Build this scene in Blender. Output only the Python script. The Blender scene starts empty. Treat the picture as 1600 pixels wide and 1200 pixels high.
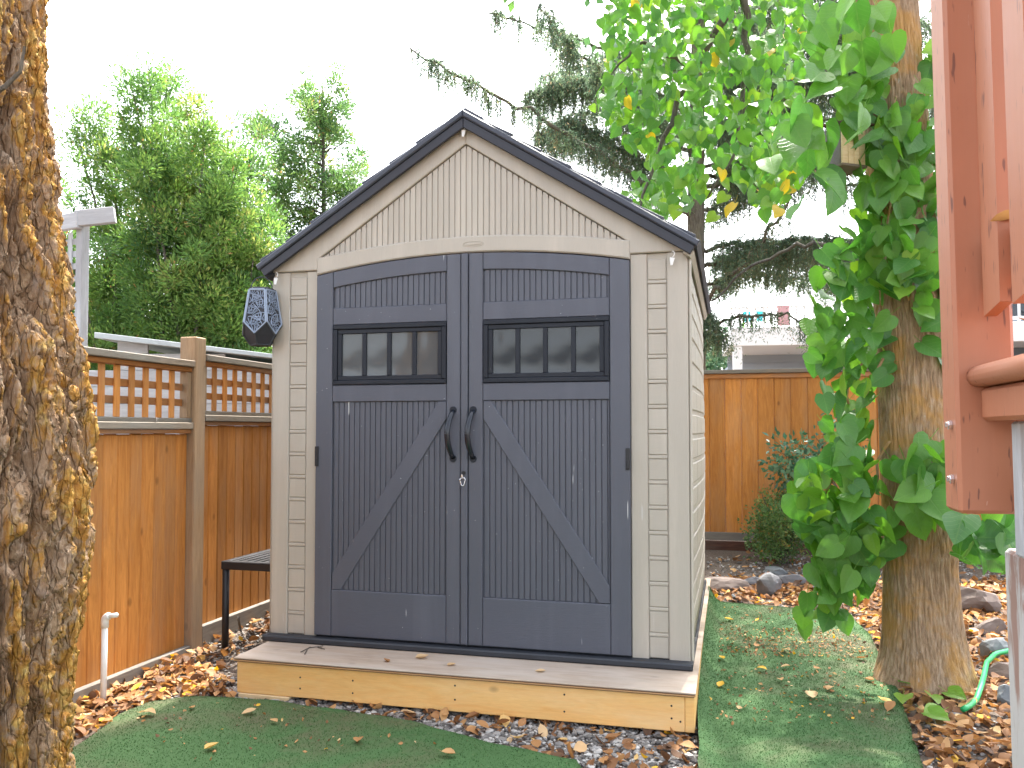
import bpy, bmesh, math, random
import numpy as np
from mathutils import Vector, Matrix, noise as mnoise
R = math.radians
rnd = random.Random(7)
rng = np.random.default_rng(11)
scene = bpy.context.scene
C = scene.collection

# ------------------------------------------------------------------ camera, sky, sun, exposure
FPX, CZ, PITCH = 1300.0, 1.24, R(2.0)
SHIFT = 72 - FPX * math.tan(PITCH)
cam = bpy.data.cameras.new('camera')
cam.sensor_width = 36; cam.lens = 36 * FPX / 1600; cam.shift_y = SHIFT / 1600
cam.clip_start = 0.02; cam.clip_end = 2000
camo = bpy.data.objects.new('camera', cam); C.objects.link(camo)
camo.location = (0, 0, CZ); camo.rotation_euler = (R(90) + PITCH, 0, 0)
scene.camera = camo

SUN_EL, SUN_AZ = 61.0, 20.0            # azimuth in degrees from +Y towards +X
world = bpy.data.worlds.new('World'); scene.world = world; world.use_nodes = True
wn = world.node_tree; wn.nodes.clear()
sky = wn.nodes.new('ShaderNodeTexSky'); sky.sky_type = 'NISHITA'; sky.sun_disc = False
sky.sun_elevation = R(SUN_EL); sky.sun_rotation = R(SUN_AZ)
sky.air_density = 1.0; sky.dust_density = 4.0; sky.ozone_density = 1.0
bw = wn.nodes.new('ShaderNodeRGBToBW'); mx = wn.nodes.new('ShaderNodeMix'); mx.data_type = 'RGBA'
mx.inputs[0].default_value = 0.72        # thin bright overcast: most of the blue is veiled
bgn = wn.nodes.new('ShaderNodeBackground'); bgn.inputs[1].default_value = 0.15
wo = wn.nodes.new('ShaderNodeOutputWorld')
wn.links.new(sky.outputs[0], bw.inputs[0]); wn.links.new(sky.outputs[0], mx.inputs[6])
wn.links.new(bw.outputs[0], mx.inputs[7]); wn.links.new(mx.outputs[2], bgn.inputs[0])
wn.links.new(bgn.outputs[0], wo.inputs[0])

sd = bpy.data.lights.new('sun', 'SUN'); sd.energy = 2.2; sd.angle = R(1.2); sd.color = (1, .94, .84)
so = bpy.data.objects.new('sun', sd); C.objects.link(so)
_d = Vector((math.sin(R(SUN_AZ)) * math.cos(R(SUN_EL)), math.cos(R(SUN_AZ)) * math.cos(R(SUN_EL)), math.sin(R(SUN_EL))))
so.rotation_euler = _d.to_track_quat('Z', 'Y').to_euler()
scene.view_settings.view_transform = 'Standard'; scene.view_settings.look = 'None'
scene.view_settings.gamma = 1.0; scene.view_settings.exposure = 2.85
try: scene.view_settings.use_curve_mapping = False
except Exception: pass
cy = scene.cycles
cy.max_bounces = 5; cy.diffuse_bounces = 3; cy.glossy_bounces = 2; cy.transmission_bounces = 4; cy.transparent_max_bounces = 6
cy.use_adaptive_sampling = True; cy.adaptive_threshold = .018
cy.use_denoising = True; cy.sample_clamp_indirect = 6
cy.caustics_reflective = False; cy.caustics_refractive = False

# ------------------------------------------------------------------ layout helpers
FW = Vector((0, math.cos(PITCH), math.sin(PITCH))); UP = Vector((0, -math.sin(PITCH), math.cos(PITCH)))
def ray(px, py): return FW * FPX + Vector((px - 800, 0, 0)) + UP * (600 - py + SHIFT)
def P(px, py, y):
    r = ray(px, py); return Vector((0, 0, CZ)) + r * (y / r.y)
def gz(x, y):
    return 0.05 * max(0.0, min(y, 7.6) - 4.0)
def G(px, py, up=0.0):
    z = 0
    r = ray(px, py)
    for _ in range(12):
        t = (z + up - CZ) / r.z; q = Vector((0, 0, CZ)) + r * t; z = gz(q.x, q.y)
    return q

# ------------------------------------------------------------------ object helpers
def tag(o, label=None, cat=None, group=None, kind=None):
    if label: o['label'] = label
    if cat: o['category'] = cat
    if group: o['group'] = group
    if kind: o['kind'] = kind
    return o
def empty(name, loc, rz=0.0, label=None, cat=None, group=None):
    o = bpy.data.objects.new(name, None); C.objects.link(o); o.empty_display_size = .1
    o.location = loc; o.rotation_euler = (0, 0, rz)
    return tag(o, label, cat, group)
def link(name, me, m, parent=None, loc=None, rot=None):
    o = bpy.data.objects.new(name, me); C.objects.link(o)
    if m is not None and len(me.materials) == 0: me.materials.append(m)
    if parent is not None: o.parent = parent
    if loc is not None: o.location = loc
    if rot is not None: o.rotation_euler = rot
    return o

class MB:
    def __init__(s): s.v = []; s.f = []
    def add(s, vs, fs):
        k = len(s.v); s.v += [tuple(v) for v in vs]; s.f += [tuple(i + k for i in f) for f in fs]; return s
    def box(s, x0, x1, y0, y1, z0, z1):
        return s.add([(x0,y0,z0),(x1,y0,z0),(x1,y1,z0),(x0,y1,z0),(x0,y0,z1),(x1,y0,z1),(x1,y1,z1),(x0,y1,z1)],
                     [(0,3,2,1),(4,5,6,7),(0,1,5,4),(1,2,6,5),(2,3,7,6),(3,0,4,7)])
    def cbox(s, x0, x1, y0, y1, z0, z1, b=.003):
        """box with all twelve edges chamfered"""
        b = min(b, (x1-x0)*.45, (y1-y0)*.45, (z1-z0)*.45)
        xs, ys, zs = (x0, x1), (y0, y1), (z0, z1); vs = []; idx = {}
        for i in (0,1):
            for j in (0,1):
                for k in (0,1):
                    sx, sy, sz = (1-2*i), (1-2*j), (1-2*k); x, y, z = xs[i], ys[j], zs[k]
                    idx[i,j,k,0] = len(vs); vs.append((x, y+sy*b, z+sz*b))
                    idx[i,j,k,1] = len(vs); vs.append((x+sx*b, y, z+sz*b))
                    idx[i,j,k,2] = len(vs); vs.append((x+sx*b, y+sy*b, z))
        F = []
        def q(*k): F.append(tuple(idx[a] for a in k))
        q((0,0,0,0),(0,0,1,0),(0,1,1,0),(0,1,0,0)); q((1,0,0,0),(1,1,0,0),(1,1,1,0),(1,0,1,0))
        q((0,0,0,1),(1,0,0,1),(1,0,1,1),(0,0,1,1)); q((0,1,0,1),(0,1,1,1),(1,1,1,1),(1,1,0,1))
        q((0,0,0,2),(0,1,0,2),(1,1,0,2),(1,0,0,2)); q((0,0,1,2),(1,0,1,2),(1,1,1,2),(0,1,1,2))
        for j in (0,1):
            for k in (0,1): q((0,j,k,1),(1,j,k,1),(1,j,k,2),(0,j,k,2))
        for i in (0,1):
            for k in (0,1): q((i,0,k,0),(i,1,k,0),(i,1,k,2),(i,0,k,2))
        for i in (0,1):
            for j in (0,1): q((i,j,0,0),(i,j,1,0),(i,j,1,1),(i,j,0,1))
        for i in (0,1):
            for j in (0,1):
                for k in (0,1): q((i,j,k,0),(i,j,k,1),(i,j,k,2))
        return s.add(vs, F)
    def prism(s, poly, y0, y1, b=.002):
        """polygon in x,z (counter-clockwise seen from -y) extruded from front y0 to back y1, front edges chamfered"""
        n = len(poly); ins = []
        for i in range(n):
            p0, p1, p2 = Vector(poly[i-1]), Vector(poly[i]), Vector(poly[(i+1) % n])
            a = (p1-p0).normalized(); c = (p2-p1).normalized()
            n1 = Vector((-a.y, a.x)); n2 = Vector((-c.y, c.x)); m = n1 + n2
            ins.append(p1 + m * (b / max(.3, 1 + n1.dot(n2))))
        vs = [(p[0], y0, p[1]) for p in ins] + [(p[0], y0+b, p[1]) for p in poly] + [(p[0], y1, p[1]) for p in poly]
        fs = [tuple(range(n)), tuple(range(3*n-1, 2*n-1, -1))]
        for i in range(n):
            j = (i+1) % n
            fs.append((i, i+n, j+n, j)); fs.append((i+n, i+2*n, j+2*n, j+n))
        return s.add(vs, fs)
    def tube(s, pts, rad, n=8, caps=True, flat=1.0):
        pts = [Vector(p) for p in pts]; k = len(pts)
        if not hasattr(rad, '__len__'): rad = [rad]*k
        base = None; vs = []; fs = []
        for i, p in enumerate(pts):
            t = (pts[min(i+1,k-1)] - pts[max(i-1,0)]).normalized()
            if base is None:
                a = Vector((0,0,1)) if abs(t.z) < .9 else Vector((1,0,0)); u = t.cross(a).normalized()
            else:
                u = (base - t*base.dot(t)).normalized()
            base = u; w = t.cross(u)
            for j in range(n):
                an = 2*math.pi*j/n; vs.append(p + (u*math.cos(an) + w*math.sin(an)*flat)*rad[i])
        for i in range(k-1):
            for j in range(n):
                j2 = (j+1) % n; fs.append((i*n+j, i*n+j2, (i+1)*n+j2, (i+1)*n+j))
        if caps:
            fs.append(tuple(range(n-1,-1,-1))); fs.append(tuple((k-1)*n+j for j in range(n)))
        return s.add(vs, fs)
    def mesh(s, name, smooth=False):
        me = bpy.data.meshes.new(name); me.from_pydata(s.v, [], s.f); me.update()
        bm = bmesh.new(); bm.from_mesh(me); bmesh.ops.recalc_face_normals(bm, faces=bm.faces); bm.to_mesh(me); bm.free()
        if smooth: me.shade_smooth()
        return me
    def build(s, name, m, parent=None, smooth=False, loc=None, rot=None):
        return link(name, s.mesh(name, smooth), m, parent, loc, rot)

def fast_mesh(name, V, loops_per_face, nf, var=None, uv=None, smooth=False):
    """V (n,3) with faces of consecutive vertices, loops_per_face each"""
    me = bpy.data.meshes.new(name); n = len(V)
    me.vertices.add(n); me.vertices.foreach_set('co', np.asarray(V, dtype=np.float32).ravel())
    me.loops.add(nf*loops_per_face); me.loops.foreach_set('vertex_index', np.arange(nf*loops_per_face, dtype=np.int32))
    me.polygons.add(nf); me.polygons.foreach_set('loop_start', np.arange(0, nf*loops_per_face, loops_per_face, dtype=np.int32))
    me.polygons.foreach_set('loop_total', np.full(nf, loops_per_face, dtype=np.int32))
    me.update(calc_edges=True)
    if var is not None:
        a = me.attributes.new('var', 'FLOAT', 'POINT'); a.data.foreach_set('value', np.asarray(var, dtype=np.float32))
    return me
def unit(a): return a / np.maximum(1e-9, np.linalg.norm(a, axis=1, keepdims=True))
def blades(name, pos, direc, nor, length, width, var, m, parent=None):
    """many small bent diamond leaves: pos (n,3) base, direc along, nor facing"""
    d = unit(direc); s_ = unit(np.cross(d, nor)); n = len(pos)
    L = np.asarray(length).reshape(-1,1)*np.ones((n,1)); W = np.asarray(width).reshape(-1,1)*np.ones((n,1))
    nn = unit(np.cross(s_, d))
    p0 = pos; p1 = pos + d*L*.5 + s_*W*.5 + nn*W*.15; p2 = pos + d*L; p3 = pos + d*L*.5 - s_*W*.5 + nn*W*.15
    V = np.stack([p0,p1,p2,p3], 1).reshape(-1,3)
    me = fast_mesh(name, V, 4, n, np.repeat(var, 4))
    return link(name, me, m, parent)

# ------------------------------------------------------------------ materials
def new_mat(name):
    m = bpy.data.materials.new(name); m.use_nodes = True; nt = m.node_tree
    return m, nt, nt.nodes['Principled BSDF']
def node(nt, t, **kw):
    n = nt.nodes.new(t)
    for k, v in kw.items(): setattr(n, k, v)
    return n
def coords(nt, scale=(1,1,1), kind='Object'):
    tc = node(nt, 'ShaderNodeTexCoord'); mp = node(nt, 'ShaderNodeMapping'); mp.inputs['Scale'].default_value = scale
    nt.links.new(tc.outputs[kind], mp.inputs['Vector']); return mp.outputs[0]
def noise_n(nt, vec, scale, detail=5, rough=.55, dist=0.0):
    n = node(nt, 'ShaderNodeTexNoise'); n.inputs['Scale'].default_value = scale; n.inputs['Detail'].default_value = detail
    n.inputs['Roughness'].default_value = rough; n.inputs['Distortion'].default_value = dist
    nt.links.new(vec, n.inputs['Vector']); return n.outputs[0]
def ramp(nt, fac, stops, interp='LINEAR'):
    r = node(nt, 'ShaderNodeValToRGB'); cr = r.color_ramp; cr.interpolation = interp
    while len(cr.elements) < len(stops): cr.elements.new(.5)
    for e, (p, c) in zip(cr.elements, stops):
        e.position = p; e.color = (*c, 1) if len(c) == 3 else c
    nt.links.new(fac, r.inputs[0]); return r.outputs[0]
def mix(nt, fac, a, b, mode='MIX'):
    m = node(nt, 'ShaderNodeMix'); m.data_type = 'RGBA'; m.blend_type = mode
    for sock, v in ((m.inputs[0], fac), (m.inputs[6], a), (m.inputs[7], b)):
        if isinstance(v, (int, float)): sock.default_value = v
        elif isinstance(v, tuple): sock.default_value = (*v, 1)
        else: nt.links.new(v, sock)
    return m.outputs[2]
def math_n(nt, op, a, b=None, c=None):
    m = node(nt, 'ShaderNodeMath'); m.operation = op
    for i, v in enumerate((a, b, c)):
        if v is None: continue
        if isinstance(v, (int, float)): m.inputs[i].default_value = v
        else: nt.links.new(v, m.inputs[i])
    return m.outputs[0]
def bump(nt, h, strength, dist=.005, prev=None):
    b = node(nt, 'ShaderNodeBump'); b.inputs['Strength'].default_value = strength; b.inputs['Distance'].default_value = dist
    nt.links.new(h, b.inputs['Height'])
    if prev is not None: nt.links.new(prev, b.inputs['Normal'])
    return b.outputs[0]
def obj_random(nt): return node(nt, 'ShaderNodeObjectInfo').outputs['Random']
W01 = lambda a: ((0,(0,0,0)),(1,(1,1,1)))

def resin(name, col, grain=(1.2, 1, 40), rough=.5, streak=.6, var=.12):
    """moulded plastic with embossed wood grain, faint dirt and white scuffs"""
    m, nt, b = new_mat(name)
    rv = obj_random(nt); tcx = node(nt, 'ShaderNodeTexCoord'); adx = node(nt, 'ShaderNodeVectorMath'); adx.operation = 'ADD'
    cmx = node(nt, 'ShaderNodeCombineXYZ')
    for i_, k_ in enumerate((13.0, 29.0, 47.0)): nt.links.new(math_n(nt, 'MULTIPLY', rv, k_), cmx.inputs[i_])
    nt.links.new(tcx.outputs['Object'], adx.inputs[0]); nt.links.new(cmx.outputs[0], adx.inputs[1])
    def coords(nt_, sc=(1,1,1)):
        q = node(nt_, 'ShaderNodeMapping'); q.inputs['Scale'].default_value = sc; nt_.links.new(adx.outputs[0], q.inputs['Vector']); return q.outputs[0]
    v = coords(nt); g = noise_n(nt, coords(nt, grain), 14, 4, .6, .4)
    dirt = noise_n(nt, v, 2.3, 6, .62)
    c = mix(nt, math_n(nt, 'MULTIPLY', dirt, var*2), col, tuple(x*.62 for x in col))
    c = mix(nt, math_n(nt, 'MULTIPLY', ramp(nt, g, ((.35,(0,0,0)),(.65,(1,1,1)))), .22), c, tuple(x*.66 for x in col))
    low = noise_n(nt, coords(nt, (9, 9, .8)), 1.0, 4, .6)
    c = mix(nt, math_n(nt, 'MULTIPLY', ramp(nt, low, ((.5,(0,0,0)),(.75,(1,1,1)))), .28), c, tuple(min(1, x*1.35+.015) for x in col))
    sv = coords(nt, (42, 42, 3.2)); s1 = noise_n(nt, sv, 1.0, 2, .5)
    st = ramp(nt, s1, ((.75,(0,0,0)),(.768,(1,1,1))))
    fine = noise_n(nt, coords(nt, (60, 60, 60)), 1.6, 1, .5)
    st2 = ramp(nt, fine, ((.805,(0,0,0)),(.82,(1,1,1))))
    f = math_n(nt, 'MULTIPLY', math_n(nt, 'MAXIMUM', st, st2), streak)
    c = mix(nt, f, c, (.62,.63,.64))
    nt.links.new(c, b.inputs['Base Color'])
    rr = math_n(nt, 'MULTIPLY_ADD', dirt, .25, rough-.1); nt.links.new(rr, b.inputs['Roughness'])
    nt.links.new(bump(nt, g, .65, .002), b.inputs['Normal'])
    return m
def wood(name, light, dark, grain=(9, 9, .9), weather=None, wamt=.0, rough=.75, knots=True, vary=.35, bstr=.35):
    """boards with grain along one axis, knots, tone per board, patchy weathering"""
    m, nt, b = new_mat(name)
    rv = obj_random(nt)
    tc = node(nt, 'ShaderNodeTexCoord'); ad = node(nt, 'ShaderNodeVectorMath'); ad.operation = 'ADD'
    cmb = node(nt, 'ShaderNodeCombineXYZ')
    for i, k in enumerate((17.0, 31.0, 53.0)): nt.links.new(math_n(nt, 'MULTIPLY', rv, k), cmb.inputs[i])
    nt.links.new(tc.outputs['Object'], ad.inputs[0]); nt.links.new(cmb.outputs[0], ad.inputs[1])
    def mp(s):
        q = node(nt, 'ShaderNodeMapping'); q.inputs['Scale'].default_value = s; nt.links.new(ad.outputs[0], q.inputs['Vector']); return q.outputs[0]
    g = noise_n(nt, mp(grain), 4.0, 6, .65, 1.2)
    fine = noise_n(nt, mp(tuple(x*5 for x in grain)), 5.0, 3, .6, .3)
    c = ramp(nt, g, ((.30, dark), (.68, light)))
    c = mix(nt, math_n(nt, 'MULTIPLY', fine, .45), c, tuple(x*.55 for x in dark))
    if knots:
        vo = node(nt, 'ShaderNodeTexVoronoi'); vo.inputs['Scale'].default_value = 1.0
        ks = tuple(6.0 if x > 2 else 3.6 for x in grain)
        nt.links.new(mp(ks), vo.inputs['Vector'])
        kf = ramp(nt, vo.outputs['Distance'], ((.045,(1,1,1)),(.105,(0,0,0))))
        c = mix(nt, math_n(nt, 'MULTIPLY', kf, .6), c, tuple(x*.35 for x in dark))
    if weather:
        wv = noise_n(nt, mp(tuple(max(.8, x*.35) for x in grain)), 1.6, 5, .6)
        wf = ramp(nt, wv, ((.5-.3*wamt,(0,0,0)),(.8-.3*wamt,(1,1,1))))
        c = mix(nt, math_n(nt, 'MULTIPLY', wf, min(1, .4+wamt)), c, weather)
    hsv = node(nt, 'ShaderNodeHueSaturation'); nt.links.new(c, hsv.inputs['Color'])
    nt.links.new(math_n(nt, 'MULTIPLY_ADD', rv, vary, 1-vary*.5), hsv.inputs['Value'])
    nt.links.new(hsv.outputs[0], b.inputs['Base Color']); b.inputs['Roughness'].default_value = rough
    b.inputs['Specular IOR Level'].default_value = .25
    nt.links.new(bump(nt, fine, bstr, .002, bump(nt, g, bstr, .003)), b.inputs['Normal'])
    return m
def plain(name, col, rough=.5, metal=0.0, nvar=.25, nscale=12, bstr=.1, spec=.5):
    m, nt, b = new_mat(name)
    n = noise_n(nt, coords(nt), nscale, 5, .6)
    c = mix(nt, n, tuple(x*(1-nvar) for x in col), tuple(min(1, x*(1+nvar)) for x in col))
    nt.links.new(c, b.inputs['Base Color']); b.inputs['Roughness'].default_value = rough; b.inputs['Metallic'].default_value = metal
    b.inputs['Specular IOR Level'].default_value = spec
    if bstr: nt.links.new(bump(nt, noise_n(nt, coords(nt), nscale*6, 4, .6), bstr, .002), b.inputs['Normal'])
    return m
def foliage(name, stops, rough=.5, trans=.35, veins=False, spec=.35):
    m, nt, b = new_mat(name)
    at = node(nt, 'ShaderNodeAttribute'); at.attribute_name = 'var'
    c = ramp(nt, at.outputs['Fac'], stops)
    if veins:
        uv = node(nt, 'ShaderNodeUVMap'); sp = node(nt, 'ShaderNodeSeparateXYZ'); nt.links.new(uv.outputs[0], sp.inputs[0])
        ax = math_n(nt, 'ABSOLUTE', math_n(nt, 'SUBTRACT', sp.outputs[0], .5))
        h = math_n(nt, 'SUBTRACT', sp.outputs[1], math_n(nt, 'MULTIPLY', ax, .75))
        wv = math_n(nt, 'PINGPONG', math_n(nt, 'MULTIPLY', h, 1.0), .085)
        lat = ramp(nt, math_n(nt, 'MULTIPLY', wv, 11.7), ((.0,(1,1,1)),(.16,(0,0,0))))
        mid = ramp(nt, math_n(nt, 'MULTIPLY', ax, 10), ((.1,(1,1,1)),(.3,(0,0,0))))
        vf = math_n(nt, 'MAXIMUM', lat, mid)
        c = mix(nt, math_n(nt, 'MULTIPLY', vf, .20), c, (.20,.34,.08))
        nz = noise_n(nt, uv.outputs[0], 9, 3, .6)
        c = mix(nt, math_n(nt, 'MULTIPLY', nz, .3), c, (.05,.15,.04))
        nt.links.new(bump(nt, math_n(nt, 'MULTIPLY', vf, -1.0), .4, .002), b.inputs['Normal'])
    nt.links.new(c, b.inputs['Base Color']); b.inputs['Roughness'].default_value = rough
    b.inputs['Specular IOR Level'].default_value = spec
    tr = node(nt, 'ShaderNodeBsdfTranslucent')
    hs = node(nt, 'ShaderNodeHueSaturation'); hs.inputs['Value'].default_value = 1.6; hs.inputs['Saturation'].default_value = 1.1
    nt.links.new(c, hs.inputs['Color']); nt.links.new(hs.outputs[0], tr.inputs['Color'])
    ms = node(nt, 'ShaderNodeMixShader'); ms.inputs[0].default_value = trans
    nt.links.new(b.outputs[0], ms.inputs[1]); nt.links.new(tr.outputs[0], ms.inputs[2])
    nt.links.new(ms.outputs[0], nt.nodes['Material Output'].inputs['Surface'])
    return m

M = {}
M['beige'] = resin('beige_resin', (.46,.42,.355), (40, 40, 1.2), .5, .35)
M['beige_h'] = resin('beige_resin_block', (.46,.42,.355), (1.2, 1.2, 60), .5, .35)
M['door_v'] = resin('charcoal_resin_vertical', (.086,.094,.120), (40, 40, 1.2), .42, .8)
M['door_h'] = resin('charcoal_resin_horizontal', (.085,.093,.120), (1.2, 1.2, 55), .42, .8)
M['frame'] = resin('window_frame_resin', (.013,.017,.026), (1.2,1.2,30), .40, .3)
M['frame'].node_tree.nodes['Principled BSDF'].inputs['Specular IOR Level'].default_value = .3
M['roof'] = resin('roof_resin', (.048,.056,.078), (1.2, 1.2, 20), .45, .3)
M['roof_dark'] = plain('roof_fascia', (.020,.022,.032), .5)
M['black_metal'] = plain('black_metal', (.010,.011,.014), .5, 0, .3, 20, .1)
M['handle'] = plain('handle_plastic', (.012,.016,.024), .22, 0, .2, 20, .03)
M['sill'] = plain('sill_plastic', (.022,.026,.034), .55, 0, .5, 9, .2)
M['chrome'] = plain('bright_metal', (.75,.76,.78), .25, 1, .05)
M['white_plastic'] = plain('white_plastic', (.75,.75,.73), .4, 0, .06)
M['pvc'] = plain('pvc', (.78,.78,.76), .35, 0, .05)
M['cedar'] = wood('cedar_boards', (.66,.285,.068), (.43,.160,.034), weather=(.38,.24,.14), wamt=.15)
M['cedar_h'] = wood('cedar_rails', (.50,.21,.06), (.30,.115,.032), grain=(.9,9,9), weather=(.24,.18,.13), wamt=.3)
M['cedar_grey'] = wood('weathered_cedar', (.33,.25,.18), (.17,.125,.09), grain=(.9,9,9), weather=(.20,.19,.165), wamt=.55)
M['cedar_post'] = wood('cedar_post', (.46,.31,.18), (.30,.185,.10), weather=(.25,.20,.15), wamt=.35)
M['brown_lumber'] = wood('brown_lumber', (.115,.05,.035), (.055,.026,.02), grain=(.9,9,9), weather=(.12,.10,.09), wamt=.3, knots=False)
M['grey_lumber'] = wood('grey_lumber', (.26,.235,.20), (.13,.115,.10), grain=(.9,9,9), weather=(.22,.21,.2), wamt=.4)
M['pine'] = wood('pine_board', (.95,.62,.25), (.90,.49,.16), grain=(.9,7,7), rough=.6, vary=.1, bstr=.12, weather=(.88,.68,.42), wamt=.1)
M['pine_pale'] = wood('pale_pine', (.88,.72,.46), (.74,.55,.30), grain=(.9,7,7), rough=.65, vary=.1, bstr=.12)
M['ply_top'] = wood('weathered_plywood', (.52,.40,.30), (.34,.25,.18), grain=(1.1,8,8), weather=(.52,.46,.40), wamt=.4, vary=.05, bstr=.25)
M['ply_a'] = wood('plywood_light_veneer', (.55,.34,.17), (.40,.22,.10), grain=(.9,9,9), vary=.1)
M['ply_b'] = wood('plywood_dark_veneer', (.20,.10,.05), (.11,.055,.03), grain=(.9,9,9), vary=.1)
M['white_wood'] = wood('old_white_wood', (.56,.58,.60), (.38,.40,.42), weather=(.22,.21,.21), wamt=.25, knots=False, vary=.12)
M['white_wood_h'] = wood('old_white_wood_lap', (.62,.63,.64), (.45,.46,.48), grain=(.9,9,9), weather=(.25,.24,.24), wamt=.15, knots=False, vary=.12)
M['salmon'] = None

def salmon_mat():
    m, nt, b = new_mat('salmon_paint')
    v = coords(nt); n = noise_n(nt, v, 6, 5, .6)
    c = mix(nt, n, (.36,.130,.064), (.48,.200,.110))
    gr_ = noise_n(nt, coords(nt, (60,60,2.5)), 1.2, 5, .65)
    c = mix(nt, math_n(nt, 'MULTIPLY', gr_, .5), c, (.34,.135,.075))
    chk = noise_n(nt, coords(nt, (110, 110, 17)), 1.0, 2, .5)
    cf = ramp(nt, chk, ((.655,(0,0,0)),(.70,(1,1,1))))
    c = mix(nt, math_n(nt, 'MULTIPLY', cf, .8), c, (.13,.05,.035))
    scuff = ramp(nt, noise_n(nt, coords(nt, (30,30,12)), 1.3, 3, .6), ((.74,(0,0,0)),(.78,(1,1,1))))
    c = mix(nt, math_n(nt, 'MULTIPLY', scuff, .35), c, (.70,.55,.48))
    nt.links.new(c, b.inputs['Base Color']); b.inputs['Roughness'].default_value = .48
    g = noise_n(nt, coords(nt, (50,50,3)), 1.5, 4, .6)
    nt.links.new(bump(nt, cf, -.5, .002, bump(nt, g, .25, .002)), b.inputs['Normal'])
    return m
M['salmon'] = salmon_mat()

def peeling_mat():
    m, nt, b = new_mat('peeling_white_paint')
    v = coords(nt, (10,10,2.5)); n = noise_n(nt, v, 1.6, 6, .65, .5)
    f = ramp(nt, n, ((.48,(0,0,0)),(.56,(1,1,1))))
    c = mix(nt, f, (.43,.42,.41), (.27,.17,.14)); nt.links.new(c, b.inputs['Base Color']); b.inputs['Roughness'].default_value = .7
    nt.links.new(bump(nt, f, -.4, .003), b.inputs['Normal']); return m
M['peeling'] = peeling_mat()

def pane_mat(name, col, alpha, rough, warp):
    m, nt, b = new_mat(name)
    b.inputs['Base Color'].default_value = (*col, 1); b.inputs['Roughness'].default_value = rough
    b.inputs['Alpha'].default_value = alpha; b.inputs['Specular IOR Level'].default_value = .5
    nt.links.new(bump(nt, noise_n(nt, coords(nt), 4.5, 1, .4), warp, .03), b.inputs['Normal']); return m
M['pane_clear'] = pane_mat('hazed_acrylic', (.085,.094,.102), .93, .10, .7)
M['pane_dark'] = pane_mat('dark_acrylic', (.028,.034,.042), .93, .08, .6)

def bark_old():
    m, nt, b = new_mat('furrowed_bark')
    v = coords(nt); vs = coords(nt, (1,1,.45))
    n1 = noise_n(nt, vs, 22, 8, .7, .8)
    c = ramp(nt, n1, ((.28,(.19,.11,.06)),(.45,(.38,.245,.145)),(.60,(.51,.37,.25)),(.74,(.64,.54,.45))))
    at = node(nt, 'ShaderNodeAttribute'); at.attribute_name = 'ridge'
    ln = noise_n(nt, coords(nt, (1,1,.5)), 11, 7, .72, .8)
    lf = ramp(nt, math_n(nt, 'MULTIPLY_ADD', at.outputs['Fac'], .18, ln), ((.59,(0,0,0)),(.68,(1,1,1))))
    lic = ramp(nt, noise_n(nt, v, 30, 4, .6), ((.3,(.36,.15,.025)),(.5,(.56,.28,.045)),(.7,(.64,.44,.13))))
    c = mix(nt, math_n(nt, 'MULTIPLY', lf, .88), c, lic)
    pl = ramp(nt, noise_n(nt, vs, 9, 5, .65), ((.60,(0,0,0)),(.70,(1,1,1))))
    c = mix(nt, math_n(nt, 'MULTIPLY', pl, .42), c, (.50,.43,.40))
    f = noise_n(nt, coords(nt, (1,1,.38)), 70, 6, .72, .6)
    vo = node(nt, 'ShaderNodeTexVoronoi'); vo.feature = 'DISTANCE_TO_EDGE'; vo.inputs['Scale'].default_value = 42
    wob = node(nt, 'ShaderNodeVectorMath'); wob.operation = 'ADD'; nv = node(nt, 'ShaderNodeTexNoise'); nv.inputs['Scale'].default_value = 30
    cv = coords(nt, (1,1,.33)); nt.links.new(cv, nv.inputs['Vector']); sc_ = node(nt, 'ShaderNodeVectorMath'); sc_.operation = 'SCALE'; sc_.inputs['Scale'].default_value = .025
    nt.links.new(nv.outputs['Color'], sc_.inputs[0]); nt.links.new(cv, wob.inputs[0]); nt.links.new(sc_.outputs[0], wob.inputs[1]); nt.links.new(wob.outputs[0], vo.inputs['Vector'])
    ck = ramp(nt, vo.outputs['Distance'], ((.0,(0,0,0)),(.10,(1,1,1))))
    c = mix(nt, math_n(nt, 'MULTIPLY', ramp(nt, f, ((.32,(1,1,1)),(.50,(0,0,0)))), .5), c, (.10,.062,.038))
    c = mix(nt, math_n(nt, 'MULTIPLY', ramp(nt, f, ((.56,(0,0,0)),(.70,(1,1,1)))), .5), c, (.60,.52,.42))
    nt.links.new(c, b.inputs['Base Color']); b.inputs['Roughness'].default_value = .9; b.inputs['Specular IOR Level'].default_value = .15
    nt.links.new(bump(nt, ck, .9, .010, bump(nt, f, 1.0, .012, bump(nt, n1, .7, .015))), b.inputs['Normal']); return m
def bark_smooth(name, a, b_, c_, lich):
    m, nt, b = new_mat(name)
    vs = coords(nt, (1,1,.16)); n1 = noise_n(nt, vs, 75, 6, .7, .3)
    c = ramp(nt, n1, ((.3, a), (.5, b_), (.72, c_)))
    lf = ramp(nt, noise_n(nt, coords(nt), 5.0, 5, .62, .4), ((.46,(0,0,0)),(.62,(1,1,1))))
    c = mix(nt, math_n(nt, 'MULTIPLY', lf, .62), c, lich)
    sp = ramp(nt, noise_n(nt, coords(nt, (1,1,.4)), 60, 2, .5), ((.70,(0,0,0)),(.76,(1,1,1))))
    c = mix(nt, math_n(nt, 'MULTIPLY', sp, .55), c, (.50,.46,.42))
    nt.links.new(c, b.inputs['Base Color']); b.inputs['Roughness'].default_value = .88; b.inputs['Specular IOR Level'].default_value = .15
    nt.links.new(bump(nt, n1, .75, .008), b.inputs['Normal']); return m
M['bark_old'] = bark_old()
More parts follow.
